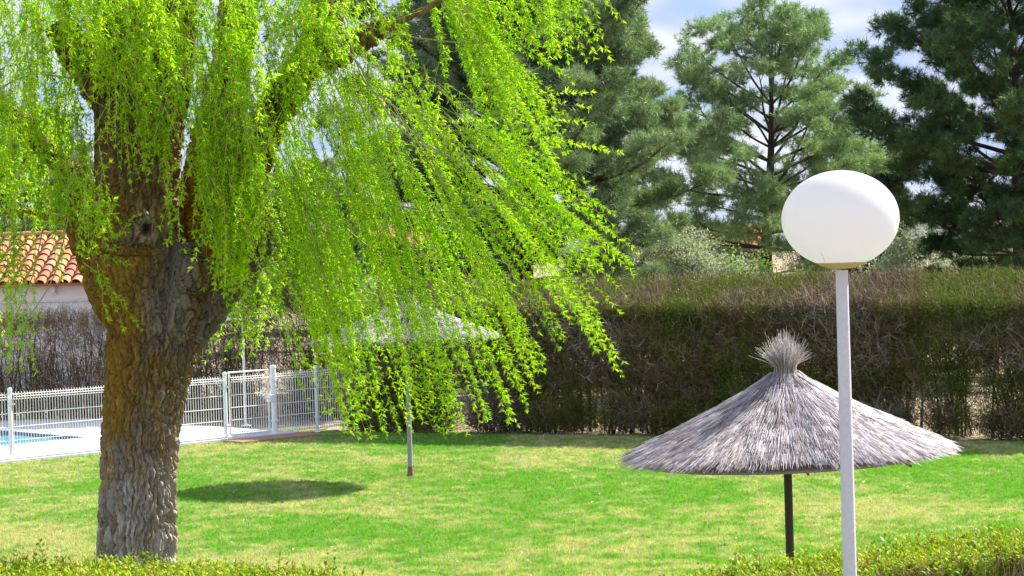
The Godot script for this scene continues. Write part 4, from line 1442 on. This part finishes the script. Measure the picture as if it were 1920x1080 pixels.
# ---------------------------------------------------------------- low leafy hedge at the front
func build_front_hedge() -> void:
	var d0 := 11.4
	var heights := [[-3.4, 1.53], [-2.83, 1.515], [-2.0, 1.49], [-1.4, 1.445], [-1.0, 1.39], [-0.7, 1.28], [0.0, 1.22], [0.8, 1.27], [1.12, 1.36], [1.77, 1.415], [2.3, 1.475], [2.83, 1.53], [3.4, 1.56]]
	var t := thing("low_hedge", Vector3(0, 0, -11.8), "low leafy hedge with small yellow green leaves at the very front", "hedge")
	var off := t.position
	var wood := mat("low hedge stems", Color(1, 1, 1), 0.85)
	var mb := MB.new()
	for i in 420:
		var x := rnd(-3.4, 3.4)
		var z := -rnd(d0, d0 + 0.8)
		var h := table(heights, x) * rnd(0.8, 0.97)
		var f := Vector3(x + rnd(-.1, .1), 0, z)
		mb.tube(smooth([f - off, Vector3(x, h * 0.5, z) + jit(0.05) - off, Vector3(x, h, z) + jit(0.05) - off], 2), smooth_f([rnd(0.008, 0.02), 0.009, 0.004], 2), 4, Color(0.30, 0.22, 0.15) * rnd(0.6, 1.5))
	# straw coloured upright twigs that were cut along the face
	for i in 5200:
		var x := rnd(-3.3, 3.3) if rng.randf() < 0.5 else rnd(1.3, 3.3)
		var top := rng.randf() < 0.3
		var z := -(d0 + (rnd(0.0, 0.8) if top else absf(rng.randfn()) * 0.1))
		var h := table(heights, x) - (rnd(0.0, 0.05) if top else rnd(-0.02, 0.6))
		var p := Vector3(x, h - 0.16, z)
		mb.tube(PackedVector3Array([p - off, p + Vector3(rnd(-.03, .03), 0.08, rnd(-.02, .04)) - off, p + Vector3(rnd(-.06, .06), 0.15, rnd(-.03, .06)) - off]), PackedFloat32Array([0.0034, 0.003, 0.002]), 3, Color(0.34, 0.24, 0.13).lerp(Color(0.56, 0.44, 0.28), rng.randf()) * rnd(0.7, 1.1), false)
	part("stems", mb.done(wood), t, Transform3D(), true)
	var lm := leaf_mat("low hedge leaf", 0.7, Color(0.5, 0.6, 0.1))
	var kinds := []
	for k in 4:
		mb = MB.new()
		mb.tube(PackedVector3Array([Vector3(0, -0.03, 0), Vector3(rnd(-.01, .01), 0.06, 0), Vector3(rnd(-.02, .02), 0.12, 0)]), PackedFloat32Array([0.0022, 0.0018, 0.001]), 3, Color(0.9, 0.7, 0.6), false)
		for i in 5:
			for s in [-1.0, 1.0]:
				var a: float = i * PI / 2 + rnd(-.3, .3)
				var y: Vector3 = (Vector3(cos(a) * s, 0, sin(a) * s) + Vector3.UP * rnd(0.5, 1.4)).normalized()
				var x := y.cross(Vector3.UP).normalized()
				var n := x.cross(y)
				var L := rnd(0.024, 0.04) * (0.75 if i == 4 else 1.0)
				var o := Vector3(0, 0.015 + i * 0.026, 0)
				var w := L * 0.24
				var cc := Color(1, 1, 1) * rnd(0.75, 1.2)
				var m1 := o + y * L * 0.35
				var m2 := o + y * L * 0.7 - n * L * 0.05
				var tip := o + y * L - n * L * 0.12
				mb.tri(o, m1 + x * w - n * 0.002, m1, cc)
				mb.tri(o, m1, m1 - x * w - n * 0.002, cc)
				mb.quad(m1, m1 + x * w - n * 0.002, m2 + x * w * 0.75, m2, cc)
				mb.quad(m1, m2, m2 - x * w * 0.75, m1 - x * w - n * 0.002, cc)
				mb.tri(m2, m2 + x * w * 0.75, tip, cc)
				mb.tri(m2, tip, m2 - x * w * 0.75, cc)
		kinds.append(mb.done(lm))
	var cps := [Copies.new(), Copies.new(), Copies.new(), Copies.new()]
	var pn := FastNoiseLite.new()
	pn.seed = 5
	pn.frequency = 1.6
	for i in 11000:
		var x := rnd(-3.35, 3.35)
		var top := rng.randf() < 0.62
		var h := table(heights, x) + 0.02 * pn.get_noise_1d(x * 3.0)
		var z: float
		var y: float
		if top:
			z = -rnd(d0, d0 + 0.8)
			y = h - 0.10 - absf(rng.randfn()) * 0.035
			if rng.randf() < 0.03: y += rnd(0.03, 0.09)
		else:
			z = -(d0 + absf(rng.randfn()) * 0.1 - 0.02)
			y = h - rnd(0.05, 0.75)
			# much of the face is bare cut twig
			if rng.randf() < 0.5 + 0.45 * pn.get_noise_2d(x, y * 2.0) + 0.4 * smoothstep(1.4, 2.3, x): continue
		var yv := Vector3(rnd(-.5, .5), 1.0, rnd(-.4, .6))
		var c := Color(0.20, 0.36, 0.015).lerp(Color(0.50, 0.56, 0.04), rng.randf())
		if rng.randf() < 0.07: c = Color(0.34, 0.22, 0.05)
		cps[rng.randi() % 4].add(Transform3D(basis_y(yv, rnd(0, TAU), rnd(0.75, 1.2)), Vector3(x, y, z)), c)
	for k in 4: scatter("foliage", kinds[k], cps[k], t)
	# a few long shoots that stand above the clipped top
	for q in [[62, 1025, 0.0], [80, 1028, 0.0], [605, 1052, 1.0], [620, 1062, 0.0], [535, 1062, 1.0], [115, 1048, 1.0], [1425, 1046, 0.0], [1370, 1052, 0.0], [1655, 1018, 0.0]]:
		var p := at(q[0], q[1], 11.9)
		var s := MeshInstance3D.new()
		s.name = "shoot"
		var tm := mat("shoot leaf brown" if q[2] > 0.5 else "shoot leaf green", Color(0.40, 0.22, 0.06) if q[2] > 0.5 else Color(0.24, 0.36, 0.03), 0.45)
		s.mesh = kinds[rng.randi() % 4]
		s.material_override = tm
		s.transform = Transform3D(basis_y(Vector3(rnd(-.25, .25), 1, 0), rnd(0, TAU), 1.15), p - off - Vector3.UP * 0.1)
		t.add_child(s, true)
